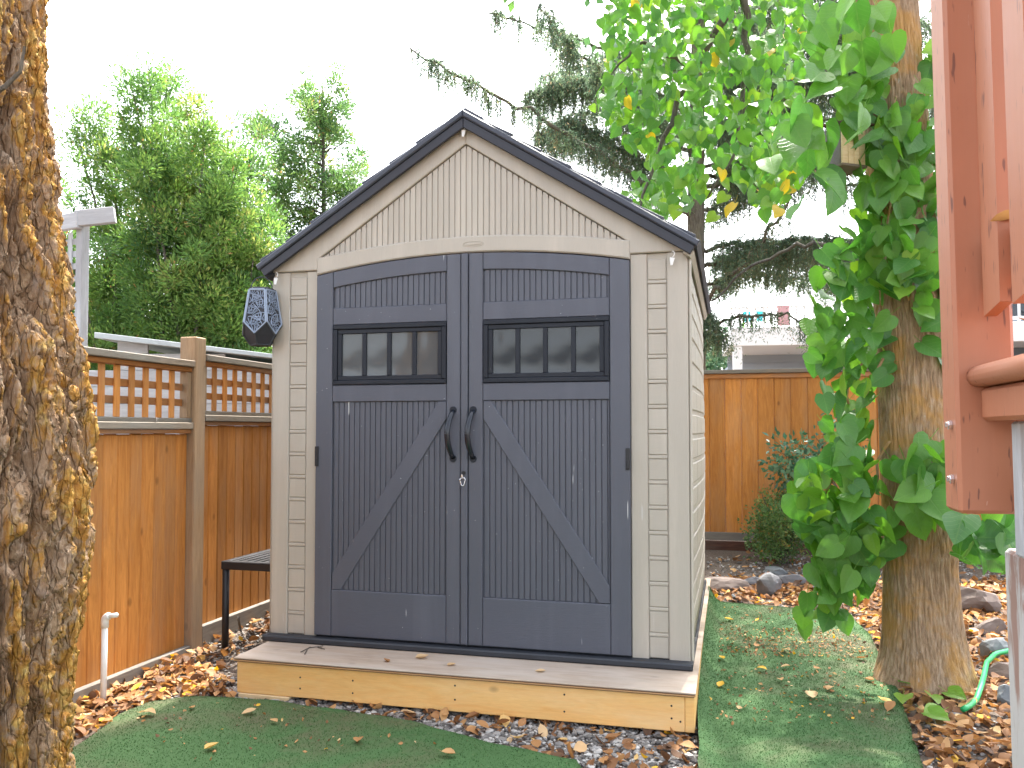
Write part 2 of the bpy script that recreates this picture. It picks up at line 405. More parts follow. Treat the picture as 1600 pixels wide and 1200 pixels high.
M['bark_linden'] = bark_smooth('linden_bark', (.17,.11,.066), (.33,.225,.14), (.48,.37,.27), (.45,.235,.055))
M['bark_grey'] = bark_smooth('grey_bark', (.05,.043,.038), (.12,.105,.09), (.21,.19,.17), (.16,.14,.10))

M['linden'] = foliage('linden_leaf', ((0,(.050,.145,.042)),(.35,(.082,.225,.036)),(.72,(.15,.32,.038)),(.93,(.26,.42,.055)),(1,(.62,.44,.05))), .38, .40, True, .45)
M['cedar_leaf'] = foliage('cedar_foliage', ((0,(.058,.122,.048)),(.4,(.108,.205,.058)),(.75,(.18,.285,.068)),(.92,(.25,.29,.09)),(1,(.38,.24,.10))), .6, .42)
M['conifer_leaf'] = foliage('conifer_foliage', ((0,(.06,.12,.055)),(.5,(.11,.20,.065)),(.9,(.19,.27,.08)),(1,(.30,.20,.09))), .6, .45)
M['spruce_leaf'] = foliage('spruce_needles', ((0,(.075,.12,.085)),(.5,(.12,.175,.11)),(.88,(.19,.245,.13)),(1,(.27,.21,.13))), .6, .45)
M['box_leaf'] = foliage('small_shrub_leaf', ((0,(.05,.12,.04)),(.5,(.10,.19,.06)),(.9,(.20,.28,.09)),(1,(.45,.22,.05))), .5, .3)
M['glossy_leaf'] = foliage('glossy_shrub_leaf', ((0,(.03,.09,.05)),(.6,(.06,.15,.085)),(1,(.13,.24,.14))), .3, .2)
M['far_leaf'] = foliage('far_foliage', ((0,(.06,.13,.08)),(.6,(.12,.21,.11)),(1,(.2,.28,.12))), .6, .3)
M['dead_leaf'] = foliage('dead_leaf', ((0,(.10,.05,.026)),(.3,(.24,.115,.05)),(.6,(.42,.215,.085)),(.82,(.54,.33,.15)),(.93,(.62,.45,.26)),(1,(.68,.40,.04))), .65, .2)
M['turf_blade'] = foliage('turf_pile', ((0,(.032,.088,.024)),(.6,(.052,.130,.036)),(.9,(.080,.165,.050)),(1,(.22,.22,.11))), .55, .1)

def ground_mat():
    m, nt, b = new_mat('soil_and_grit')
    v = coords(nt); n = noise_n(nt, v, 3, 8, .65); f = noise_n(nt, v, 60, 5, .7)
    c = ramp(nt, f, ((.3,(.055,.042,.034)),(.5,(.13,.105,.088)),(.7,(.26,.235,.21))))
    c = mix(nt, n, c, (.12,.085,.06)); nt.links.new(c, b.inputs['Base Color']); b.inputs['Roughness'].default_value = .95
    nt.links.new(bump(nt, f, .9, .02), b.inputs['Normal']); return m
M['ground'] = ground_mat()
def turf_mat():
    m, nt, b = new_mat('artificial_turf')
    v = coords(nt); n = noise_n(nt, v, 1.7, 6, .62, .5); f = noise_n(nt, v, 220, 3, .6)
    c = ramp(nt, f, ((.3,(.032,.088,.024)),(.7,(.056,.135,.038))))
    d = ramp(nt, n, ((.48,(0,0,0)),(.64,(1,1,1))))
    c = mix(nt, math_n(nt, 'MULTIPLY', d, .7), c, (.10,.08,.045))
    nt.links.new(c, b.inputs['Base Color']); b.inputs['Roughness'].default_value = .85
    nt.links.new(bump(nt, f, .3, .004), b.inputs['Normal']); return m
M['turf'] = turf_mat()
M['rock'] = plain('basalt', (.13,.13,.14), .75, 0, .55, 9, .6)
M['rock_brown'] = plain('brown_rock', (.15,.115,.10), .8, 0, .5, 9, .6)
M['slate'] = plain('slate', (.13,.142,.15), .6, 0, .35, 10, .5)
def pebble_mat():
    m, nt, b = new_mat('crushed_gravel')
    at = node(nt, 'ShaderNodeAttribute'); at.attribute_name = 'var'
    nt.links.new(ramp(nt, at.outputs['Fac'], ((0,(.075,.07,.065)),(.5,(.20,.19,.18)),(1,(.48,.465,.44)))), b.inputs['Base Color'])
    b.inputs['Roughness'].default_value = .8; return m
M['gravel'] = pebble_mat()
M['hose'] = plain('green_hose', (.012,.34,.10), .35, 0, .1, 10, .05)
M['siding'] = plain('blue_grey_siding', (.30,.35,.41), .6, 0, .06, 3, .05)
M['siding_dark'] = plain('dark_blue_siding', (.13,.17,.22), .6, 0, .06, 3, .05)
M['white_trim'] = plain('white_trim', (.80,.80,.80), .5, 0, .04, 3, .03)
M['tin'] = plain('pale_roofing', (.42,.46,.47), .5, 0, .2, 4, .1)
M['turquoise'] = plain('turquoise_fabric', (.03,.42,.50), .6, 0, .15)
M['lime'] = plain('lime_plastic', (.25,.60,.06), .5, 0, .15)
M['pinkish'] = plain('pink_fabric', (.62,.36,.38), .7, 0, .15)
M['lantern'] = plain('lantern_metal', (.055,.062,.072), .5, .35, .4, 30, .2)
M['lantern_face'] = plain('lantern_cut_face', (.27,.33,.43), .45, .3, .2, 30, .1)
M['lantern_in'] = plain('lantern_inside', (.02,.022,.03), .6)
M['concrete'] = plain('concrete_strip', (.30,.285,.26), .9, 0, .3, 8, .5)
M['house_roof'] = plain('asphalt_shingle', (.09,.09,.095), .9, 0, .3, 8, .4)

# ================================================================== SETTING: ground
def make_ground():
    xs = sorted(set([-600,-200,-60,-20,-8] + [round(-4+.1*i,3) for i in range(86)] + [8,20,60,200,600]))
    ys = sorted(set([-600,-200,-60,-20,-6,-2,0] + [round(1+.1*i,3) for i in range(76)] + [10,14,20,60,200,900]))
    V = []; F = []
    for y in ys:
        for x in xs:
            z = gz(x, y)
            if -4 < x < 4.5 and 1 < y < 8.5:
                z += -.004 + .007*mnoise.noise(Vector((x*2.3, y*2.3, 0))) + .005*mnoise.noise(Vector((x*7, y*7, 3)))
            V.append((x, y, z))
    n = len(xs)
    for j in range(len(ys)-1):
        for i in range(n-1): F.append((j*n+i, j*n+i+1, (j+1)*n+i+1, (j+1)*n+i))
    me = bpy.data.meshes.new('ground'); me.from_pydata(V, [], F); me.shade_smooth()
    return tag(link('ground', me, M['ground']), kind='structure')
make_ground()

def chain(pts, n):
    pts = [Vector(p) for p in pts]; L = [0]
    for a, b in zip(pts, pts[1:]): L.append(L[-1] + (b-a).length)
    out = []
    for i in range(n):
        t = L[-1]*i/(n-1); k = 0
        while k < len(L)-2 and L[k+1] < t: k += 1
        u = (t-L[k])/max(1e-9, L[k+1]-L[k]); out.append(pts[k].lerp(pts[k+1], u))
    return out
TURF_PTS = []
def turf(name, A, B, rows, cols, lift=None):
    """artificial grass carpet lofted between two edge lines, with a thin visible edge"""
    a, b = chain(A, rows), chain(B, rows); V = []; F = []
    for i in range(rows):
        for j in range(cols):
            u = j/(cols-1); p = a[i].lerp(b[i], u)
            wob = .012*mnoise.noise(Vector((i*.37, j*.37, 5.0))) if (i in (0, rows-1) or j in (0, cols-1)) else 0
            x, y = p.x + wob, p.y + wob
            z = gz(x, y) + .018 + .006*mnoise.noise(Vector((x*1.9, y*1.9, 9)))
            if lift: z += lift(i/(rows-1), u)
            V.append((x, y, z)); TURF_PTS.append((x, y, z))
    for i in range(rows-1):
        for j in range(cols-1): F.append((i*cols+j, i*cols+j+1, (i+1)*cols+j+1, (i+1)*cols+j))
    k = len(V); ring = [j for j in range(cols)] + [i*cols+cols-1 for i in range(1, rows)] + [(rows-1)*cols+j for j in range(cols-2,-1,-1)] + [i*cols for i in range(rows-2,0,-1)]
    for r_ in ring: V.append((V[r_][0], V[r_][1], V[r_][2]-.016))
    for q in range(len(ring)):
        q2 = (q+1) % len(ring); F.append((ring[q], ring[q2], k+q2, k+q))
    me = bpy.data.meshes.new(name); me.from_pydata(V, [], F); me.shade_smooth()
    o = link(name, me, M['turf']); tag(o, kind='structure')
    # pile: thousands of short fibres
    tri = np.array([[V[a_] for a_ in f] for f in F[:(rows-1)*(cols-1)]])
    ar = np.linalg.norm(np.cross(tri[:,1]-tri[:,0], tri[:,3]-tri[:,0]), axis=1); n = int(min(70000, ar.sum()*26000))
    idx = rng.choice(len(tri), n, p=ar/ar.sum()); u, v = rng.random((n,1)), rng.random((n,1)); q = tri[idx]
    pos = q[:,0]*(1-u)*(1-v) + q[:,1]*u*(1-v) + q[:,2]*u*v + q[:,3]*(1-u)*v
    pos[:,2] -= .002
    d = rng.normal(0, .55, (n,3)); d[:,2] = 1
    va = np.clip(rng.normal(.45, .2, n), 0, .9); va[rng.random(n) < .012] = 1.0
    pb = blades('turf_pile', pos, d, rng.normal(0,1,(n,3)), rng.uniform(.005,.010,n), rng.uniform(.0016,.003,n), va, M['turf_blade'], o)
    pb['kind'] = 'stuff'
    return o
Lc = [G(x, y) for x, y in ((1093,1215),(1090,1133),(1096,1060),(1103,1000),(1108,942))]
Rc = [G(x, y) for x, y in ((1445,1215),(1419,1131),(1405,1089),(1377,1034),(1356,990),(1322,962))]
Lc = [Vector((Lc[0].x-.06, 2.2, 0))] + Lc; Rc = [Vector((1.95, 2.2, 0))] + Rc
turf('turf_strip', Lc, Rc, 60, 36, lambda t, u: .10*max(0, 1-u*14)*max(0, min(1, t*3-.6)))
Fc = [Vector((-1.75, 1.6, 0)), Vector((-1.0, 1.5, 0)), Vector((0.0, 1.5, 0)), Vector((.62, 1.6, 0))]
Bc = [G(x, y) for x, y in ((150,1152),(190,1120),(235,1101),(300,1093),(420,1100),(520,1113),(640,1133),(760,1165),(900,1195))]
turf('turf_lawn', Fc, Bc, 50, 44)

# ================================================================== SHED frame of reference
YAW = R(-14.69)
SH = Vector((-1.2226, 4.2454, .214)); SW, SD, WH = 2.08, 2.12, 1.82
DX = Vector((math.cos(YAW), math.sin(YAW), 0)); DY = Vector((-math.sin(YAW), math.cos(YAW), 0))
def shed_w(x, y, z): return SH + DX*x + DY*y + Vector((0,0,z))

# ------------------------------------------------------------------ wooden platform
pf = empty('wooden_platform', (SH.x, SH.y, 0), YAW, 'low pine platform with plywood top under the grey-doored shed', 'platform')
PT = .214 - .026                              # top of plywood
y0 = -.345; xl, xr = 0.035, 2.112
MB().cbox(xl-.012, xr+.004, y0-.012, 2.3, PT-.0065, PT, .0015).build('plywood_top', M['ply_top'], pf)
for k, (dz, mm, ins) in enumerate(((.0065,'ply_b',.004), (.0105,'ply_a',.0), (.0155,'ply_b',.005))):
    h = (.004,.005,.004)[k]
    MB().box(xl-.012+ins, xr+.004-ins, y0-.012+ins, 2.3-ins, PT-dz-h, PT-dz).build('plywood_layer', M[mm], pf)
zt = PT - .0205
MB().cbox(xl, xr-.04, y0, y0+.038, zt-.142, zt, .003).build('front_joist', M['pine'], pf)
MB().cbox(xr-.039, xr, y0, 2.28, zt-.142, zt, .003).build('side_joist', M['pine'], pf)
MB().cbox(xl, xl+.038, y0+.039, 2.28, zt-.142, zt, .003).build('side_joist', M['pine'], pf)
MB().cbox(xl+.04, xr-.04, 2.24, 2.28, zt-.142, zt, .003).build('back_joist', M['pine'], pf)
for xx in (.5, 1.0, 1.5):
    MB().box(xx, xx+.038, y0+.04, 2.239, zt-.142, zt-.001).build('inner_joist', M['pine'], pf)
MB().cbox(xl+.01, xl+.27, y0-.006, y0+.14, zt-.185, zt-.143, .003).build('shim_block', M['pine_pale'], pf)
sc = MB()
scr = MB().tube([(0,-.001,0),(0,.004,0)], .0042, 8).mesh('screw_head')
for xx, zz in ((.03,-.09),(.36,-.05),(.36,-.10),(.62,-.045),(.62,-.10),(1.10,-.03),(1.10,-.09),(1.58,-.03),(1.58,-.1),(2.02,-.04),(2.02,-.09),(2.055,-.1)):
    link('screw', scr, M['black_metal'], pf, (xx, y0, zt+zz))

# ================================================================== SHED
shed = empty('garden_shed', SH, YAW, 'beige resin garden shed with charcoal double doors and dark gabled roof', 'shed')
def part(mb, name, m, parent=shed, smooth=False, **k): return mb.build(name, M[m], parent, smooth, **k)
GC = SW/2 - .005
# arch curves in local x,z
def arc(x, zm, zs, half): return zm - (zm - zs)*((x-GC)/half)**2
door_top = lambda x: arc(x, 1.875, 1.802, .787)
head_top = lambda x: arc(x, 1.957, 1.893, .775)
# corner pillars (front) made of side strips, blocks and cross bars
def pillar(x0, x1, s0, s1):
    part(MB().prism([(x0,0),(s0,0),(s0,WH+.01),(x0,WH+.01)], -.0, .05, .004), 'wall_strip', 'beige')
    part(MB().prism([(s1,0),(x1,0),(x1,WH+.01),(s1,WH+.01)], -.0, .05, .004), 'wall_strip', 'beige')
    part(MB().box(s0, s1, .010, .05, 0, WH+.01), 'wall_backing', 'beige_h')
    pitch = .1135; z = 1.803; k = 0
    bm_ = MB().prism([(s0+.003,-.094),(s1-.003,-.094),(s1-.003,0),(s0+.003,0)], 0.0008, .012, .0035).mesh('wall_block')
    br_ = MB().prism([(s0+.002,.0),(s1-.002,.0),(s1-.002,.0145),(s0+.002,.0145)], .0015, .012, .002).mesh('wall_bar')
    while z > .05:
        link('wall_block', bm_, M['beige_h'], shed, (0, .003, z)); 
        if z - pitch > .0: link('wall_bar', br_, M['beige_h'], shed, (0, .0005, z-.094-.0170))
        z -= pitch; k += 1
pillar(0, .252, .093, .190)
pillar(1.822, SW, 1.898, 1.988)
# corner posts at right, slight rounded step
part(MB().prism([(SW+.0005,.0),(SW+.014,.0),(SW+.014,WH),(SW+.0005,WH)], .010, .07, .006), 'corner_trim', 'beige')
part(MB().prism([(-.014,.0),(-.0005,.0),(-.0005,WH),(-.014,WH)], .010, .07, .006), 'corner_trim', 'beige')
# header band above the doors
xs_ = [.250 + (1.824-.250)*i/24 for i in range(25)]
low = [(x, door_top(x)+.004) for x in xs_]; upp = [(x, head_top(min(max(x,.262),1.808))) for x in reversed(xs_)]
part(MB().prism(low+upp, -.016, .04, .006), 'door_header', 'beige')
# gable: trim frame and grooved infill
RP, RE, OV = 2.500, 1.835, .05          # roof underside peak / eave (at wall corner), front overhang
ap = (GC, 2.410); gl, gr = (.262, 1.893), (1.808, 1.893)
slope = (RP-RE)/(GC+.02)
tr = MB()
def rz_(x): return RP - abs(x-GC)*slope
tr.prism([(-.0,WH+.012),(.252,WH+.012),gl,ap,(GC,RP),(0,rz_(0))], -.010, .04, .004)
tr.prism([(1.822,WH+.012),(SW,WH+.012),(SW,rz_(SW)),(GC,RP),ap,gr], -.010, .04, .004)
part(tr, 'gable_trim', 'beige')
gp = MB(); pitch = .0290; x = GC - pitch*27
while x < 1.82:
    a, b_ = max(x+.002, gl[0]+.008), min(x+pitch-.002, gr[0]-.008)
    if b_ - a > .004:
        top = lambda q: 2.410 - .004 - abs(q-GC)*(2.410-1.893)/(GC-.262)
        poly = [(a, head_top(a)-.004), (b_, head_top(b_)-.004), (b_, max(top(b_), head_top(b_)))]
        if a < GC < b_: poly.append((GC, top(GC)))
        poly.append((a, max(top(a), head_top(a))))
        if top((a+b_)/2) > head_top((a+b_)/2)+.006: gp.prism(poly, .0015, .02, .0022)
    x += pitch
g_ = part(gp, 'grooved_gable', 'beige'); g_['kind'] = 'stuff'
part(MB().prism([(.262,1.87),(1.808,1.87),(GC,2.39)], .0075, .03, .001), 'gable_backing', 'beige')
# oval maker's badge, raised rim only
bd = MB(); 
bd.tube([(1.075+.052*math.cos(a), -.0168, 1.917+.0125*math.sin(a)) for a in [2*math.pi*i/32 for i in range(33)]], .0012, 5)
part(bd, 'badge_rim', 'beige')
part(MB().cbox(1.035,1.115,-.0178,-.0155,1.9135,1.9205,.001).cbox(1.045,1.105,-.0172,-.0155,1.9095,1.9115,.0005), 'badge_strip', 'beige')

# doors ---------------------------------------------------------------
def door(xa, xb, flip, name_label):
    """one leaf from xa to xb; flip = brace leaning; returns root part"""
    t = .028; yb = -.004
    st_hinge = .092; st_mid = .072
    if not flip: i0, i1 = xa + st_hinge, xb - st_mid
    else: i0, i1 = xa + st_mid, xb - st_hinge
    zb = .012; yf = -.020
    slab = MB(); n = 14; xsd = [xa + (xb-xa)*i/n for i in range(n+1)]
    slab.prism([(x, zb) for x in (xa, xb)] + [(x, door_top(x)-.002) for x in reversed(xsd)], -.004, .02, .002)
    root = part(slab, 'door', 'door_v')
    def sub(mb, name, m, parent=root, **k): return mb.build(name, M[m], parent, **k)
    def stile(a, b_):
        xx = [a + (b_-a)*i/4 for i in range(5)]
        sub(MB().prism([(a, zb+.001), (b_, zb+.001)] + [(x, door_top(x)-.003) for x in reversed(xx)], yf, -.0045, .003), 'stile', 'door_v')
    stile(xa+.001, i0-.0015); stile(i1+.0015, xb-.001)
    xx = [i0 + (i1-i0)*i/12 for i in range(13)]
    tb = lambda x: door_top(x) - .082
    sub(MB().prism([(x, tb(x)) for x in xx] + [(x, door_top(x)-.003) for x in reversed(xx)], yf+.001, -.0045, .003), 'top_rail', 'door_h')
    sub(MB().prism([(i0,1.550),(i1,1.550),(i1,1.634),(i0,1.634)], yf+.001, -.0045, .003), 'rail', 'door_h')
    sub(MB().prism([(i0,1.166),(i1,1.166),(i1,1.248),(i0,1.248)], yf+.001, -.0045, .003), 'rail', 'door_h')
    sub(MB().prism([(i0,zb+.001),(i1,zb+.001),(i1,.238),(i0,.238)], yf+.001, -.0045, .003), 'kick_panel', 'door_h')
    # grooved fields above and below the window
    for z0f, z1f in ((lambda x: 1.6345, tb), (lambda x: .2385, lambda x: 1.1655)):
        g = MB(); p = .0280; x = i0 + .004
        while x < i1 - .004:
            a, b_ = x + .0018, min(x + p - .0018, i1 - .002)
            if b_ - a > .004: g.prism([(a, z0f(a)), (b_, z0f(b_)), (b_, z1f(b_)), (a, z1f(a))], -.0105, -.0043, .0020)
            x += p
        o = sub(g, 'grooved_field', 'door_v'); o['kind'] = 'stuff'
    # diagonal brace
    wv = .082
    if not flip: poly = [(i0+.002, .240), (i0+.052, .240), (i1-.001, 1.078), (i1-.001, 1.164), (i1-.040, 1.164), (i0+.002, .318)]
    else: poly = [(i1-.052, .240), (i1-.002, .240), (i1-.002, .318), (i0+.040, 1.164), (i0+.001, 1.164), (i0+.001, 1.078)]
    sub(MB().prism(poly, yf+.0025, -.0045, .003), 'brace', 'door_h')
    # window: outer frame, inner frame, muntins, four panes
    w0, w1, wz0, wz1 = i0+.002, i1-.002, 1.250, 1.548
    fr = MB(); e = .022
    fr.prism([(w0,wz1-e),(w1,wz1-e),(w1,wz1),(w0,wz1)], yf-.004, .0, .003); fr.prism([(w0,wz0),(w1,wz0),(w1,wz0+e),(w0,wz0+e)], yf-.004, .0, .003)
    fr.prism([(w0,wz0+e+.0005),(w0+e,wz0+e+.0005),(w0+e,wz1-e-.0005),(w0,wz1-e-.0005)], yf-.004, .0, .003); fr.prism([(w1-e,wz0+e+.0005),(w1,wz0+e+.0005),(w1,wz1-e-.0005),(w1-e,wz1-e-.0005)], yf-.004, .0, .003)
    wr = sub(fr, 'window_frame', 'frame')
    n0, n1, m0, m1 = w0+e+.001, w1-e-.001, wz0+e+.001, wz1-e-.001
    sf = MB(); e2 = .021; pw = (n1-n0-5*e2)/4
    sf.prism([(n0,m1-e2),(n1,m1-e2),(n1,m1),(n0,m1)], yf+.003, .0, .002); sf.prism([(n0,m0),(n1,m0),(n1,m0+e2),(n0,m0+e2)], yf+.003, .0, .002)
    for k in range(5):
        xk = n0 + k*(pw+e2); sf.prism([(xk,m0+e2+.0005),(xk+e2,m0+e2+.0005),(xk+e2,m1-e2-.0005),(xk,m1-e2-.0005)], yf+.003, .0, .002)
    sub(sf, 'muntins', 'frame')
    for k in range(4):
        xk = n0 + e2 + k*(pw+e2)
        sub(MB().box(0, pw, 0, .002, 0, m1-m0-2*e2), 'pane', 'pane_clear' if not flip else 'pane_dark', loc=(xk, -.0065, m0+e2))
    # handle with its two foot recesses
    hx = .978 if not flip else 1.078
    hb = MB()
    path = []
    for k in range(15):
        a = k/14; path.append((hx - .012*math.sin(math.pi*a), yf - .002 - .050*math.sin(math.pi*a)**.8, 1.118 - .224*a))
    hb.tube(path, [.0125 + .002*math.sin(math.pi*k/14) for k in range(15)], 12, flat=.75)
    ho = sub(hb, 'handle', 'handle', smooth=True)
    for zz in (1.122, .890):
        sub(MB().tube([(hx, yf+.003, zz), (hx, yf-.003, zz)], [.019,.017], 18), 'handle_foot', 'frame', parent=root)
    sub(MB().tube([(hx-.0115, yf-.050, 1.008), (hx-.012, yf-.0505, 1.005)], .0149, 12), 'handle_band', 'black_metal', parent=root)
    # latch plate on the hinge side
    px_ = xa+.008 if not flip else xb-.012
    sub(MB().cbox(px_-.008, px_+.012, yf-.006, yf+.001, .846, .945, .002).cbox(px_-.005, px_+.009, yf-.011, yf-.0055, .852, .888, .002), 'hinge_plate', 'black_metal')
    return root
door(.253, 1.015, False, '')
door(1.054, 1.821, True, '')
part(MB().prism([(1.0175,.014),(1.0515,.014),(1.0515,1.872),(1.0175,1.872)], -.026, .02, .004), 'centre_strip', 'door_v')
part(MB().tube([(1.034,-.026,.823),(1.034,-.033,.823)], .009, 14), 'lock', 'black_metal')
part(MB().cbox(1.022,1.031,-.034,-.026,.794,.815,.001), 'lock_hasp', 'chrome')
# sill and dark base
part(MB().prism([(-.012,-.0245),(SW+.012,-.0245),(SW+.012,.004),(-.012,.004)], -.060, .0, .006).cbox(-.012,SW+.012,.0005,SD,-.0245,-.001,.002), 'floor_sill', 'sill')
# side and back walls, slightly bowed, with raised blocks
def side_wall(xw, sgn):
    V = []; F = []; ny, nz = 14, 14
    bow = lambda t, s: .030*math.sin(math.pi*t)*math.sin(math.pi*min(1, s*1.02))
    for i in range(ny+1):
        for j in range(nz+1):
            t, s = i/ny, j/nz; V.append((xw + sgn*bow(t, s), .0505 + (SD-.0505)*t, WH*s))
    for i in range(ny):
        for j in range(nz): F.append((i*(nz+1)+j, (i+1)*(nz+1)+j, (i+1)*(nz+1)+j+1, i*(nz+1)+j+1))
    me = bpy.data.meshes.new('side_wall'); me.from_pydata(V, [], F); me.shade_smooth()
    o = link('side_wall', me, M['beige_h'], shed)
    md = o.modifiers.new('thick', 'SOLIDIFY'); md.thickness = .012; md.offset = -1 if (sgn > 0) else 1
    cols = 6; cw = (SD-.16)/cols
    for c in range(cols):
        ya = .10 + c*cw; off = 0
        z = 1.78 - off
        while z > .08:
            b = MB(); hh = .094; vs = []
            for dy_ in (.006, cw-.006):
                t = (ya+dy_)/SD
                for zz in (z-hh, z):
                    s = zz/WH; vs.append((xw + sgn*(bow(t, s)+.0005), ya+dy_, zz)); 
            vs2 = [(v[0]+sgn*.004, v[1]+(.006 if k < 2 else -.006), v[2]+(.006 if k % 2 == 0 else -.006)) for k, v in enumerate(vs)]
            b.add(vs+vs2, [(4,5,7,6),(0,1,5,4),(2,6,7,3),(0,4,6,2),(1,3,7,5)])
            b.build('wall_block', M['beige_h'], o)
            z -= .1135
side_wall(SW, 1); side_wall(0, -1)
part(MB().box(.0, SW, SD-.02, SD, 0, WH).prism([(0,WH),(SW,WH),(GC,RP-.03)], SD-.0195, SD-.0005, .001), 'back_wall', 'beige')
part(MB().box(.01, SW-.01, .01, SD-.03, .0005, .006), 'floor', 'sill')
# roof: two slabs with stepped shingle courses, ridge cap, front fascia
def slope_poly(s, lo, hi, ex):
    pass
for sgn in (-1, 1):
    ln = (GC + .032); nx = Vector((sgn*1.0, 0, -slope)).normalized(); up = Vector((sgn*slope, 0, 1.0)).normalized()
    full = ln*math.sqrt(1+slope*slope)
    def rp(d, h): 
        q = Vector((GC, 0, RP)) + nx*d + up*h; return (q.x, q.z)
    def band(d0, d1, h0, h1, y0, y1, b=.003):
        pl = [rp(d0,h0), rp(d1,h0), rp(d1,h1), rp(d0,h1)]
        if sgn < 0: pl = pl[::-1]
        return MB().prism(pl, y0, y1, b)
    # mitred at the ridge: use vertical cut
    def mit(d1, h0, h1, y0, y1, b=.003):
        z0 = RP + h0/up.z; z1 = RP + h1/up.z
        pl = [(GC + sgn*.0004, z0), rp(d1,h0), rp(d1,h1), (GC + sgn*.0004, z1)]
        if sgn < 0: pl = pl[::-1]
        return MB().prism(pl, y0, y1, b)
    part(mit(full, .001, .026, -OV+.014, SD+.06), 'roof_deck', 'roof_dark')
    part(mit(full+.004, -.022, .020, -OV-.002, -OV+.0135, .003), 'fascia', 'roof_dark')
    part(mit(full+.012, .0205, .050, -OV-.014, SD+.07, .006), 'roof_edge', 'roof')
    # soffit lip along the eave
    part(band(full-.03, full+.010, -.030, .0005, -OV+.015, SD+.05), 'eave_lip', 'roof_dark' if sgn < 0 else 'beige')
    nC = 7; cl = (full-.10)/nC
    for k in range(nC):
        d0 = .085 + k*cl
        hA, hB = .0505, .060
        pl = [rp(d0, hA), rp(d0+cl-.004, hA), rp(d0+cl-.004, hB+.004), rp(d0, hB-.006)]
        if sgn < 0: pl = pl[::-1]
        part(MB().prism(pl, -OV-.006 + .004*(k%2), SD+.06, .002), 'shingle_course', 'roof')
part(MB().prism([(GC-.09,RP+.061-.09*slope),(GC,RP+.061),(GC+.09,RP+.061-.09*slope),(GC+.085,RP+.085-.085*slope),(GC,RP+.085),(GC-.085,RP+.085-.085*slope)][::1], -OV+.03, SD+.07, .004), 'ridge_cap', 'roof')

# small white hooks under the eave
def hook(x, z, label):
    h = empty('hook', shed_w(x, -.030, z), YAW, label, 'hook', 'white plastic hooks under the shed roof')
    MB().tube([(0,.0,.022),(.006,-.004,.028),(.013,-.004,.020),(.010,-.004,.006),(.002,-.004,.0)], .0022, 6).build('loop', M['white_plastic'], h, True)
    MB().prism([(-.006,-.036),(.004,-.036),(.014,-.004),(-.008,.0)], -.007, -.002, .001).build('clip', M['white_plastic'], h)
hook(2.012, 1.800, 'white plastic hook under right end of shed eave')
hook(1.030, 2.470, 'white plastic hook at the peak of shed gable')
hook(.030, 1.800, 'white plastic hook holding the metal lantern')

# carabiner on the lock
cb = MB(); 
cpts = [(-.011,-.006,.030),(.010,-.006,.032),(.013,-.006,.024),(.007,-.006,-.002),(.0,-.006,-.006),(-.007,-.006,-.002),(-.014,-.006,.022),(-.011,-.006,.030)]
cb.tube(cpts, .0026, 6)
cbo = cb.build('carabiner', M['chrome'], None, True, shed_w(1.033, -.034, .768), (0,0,YAW)); tag(cbo, 'small silver carabiner hanging from the lock between shed doors', 'carabiner')

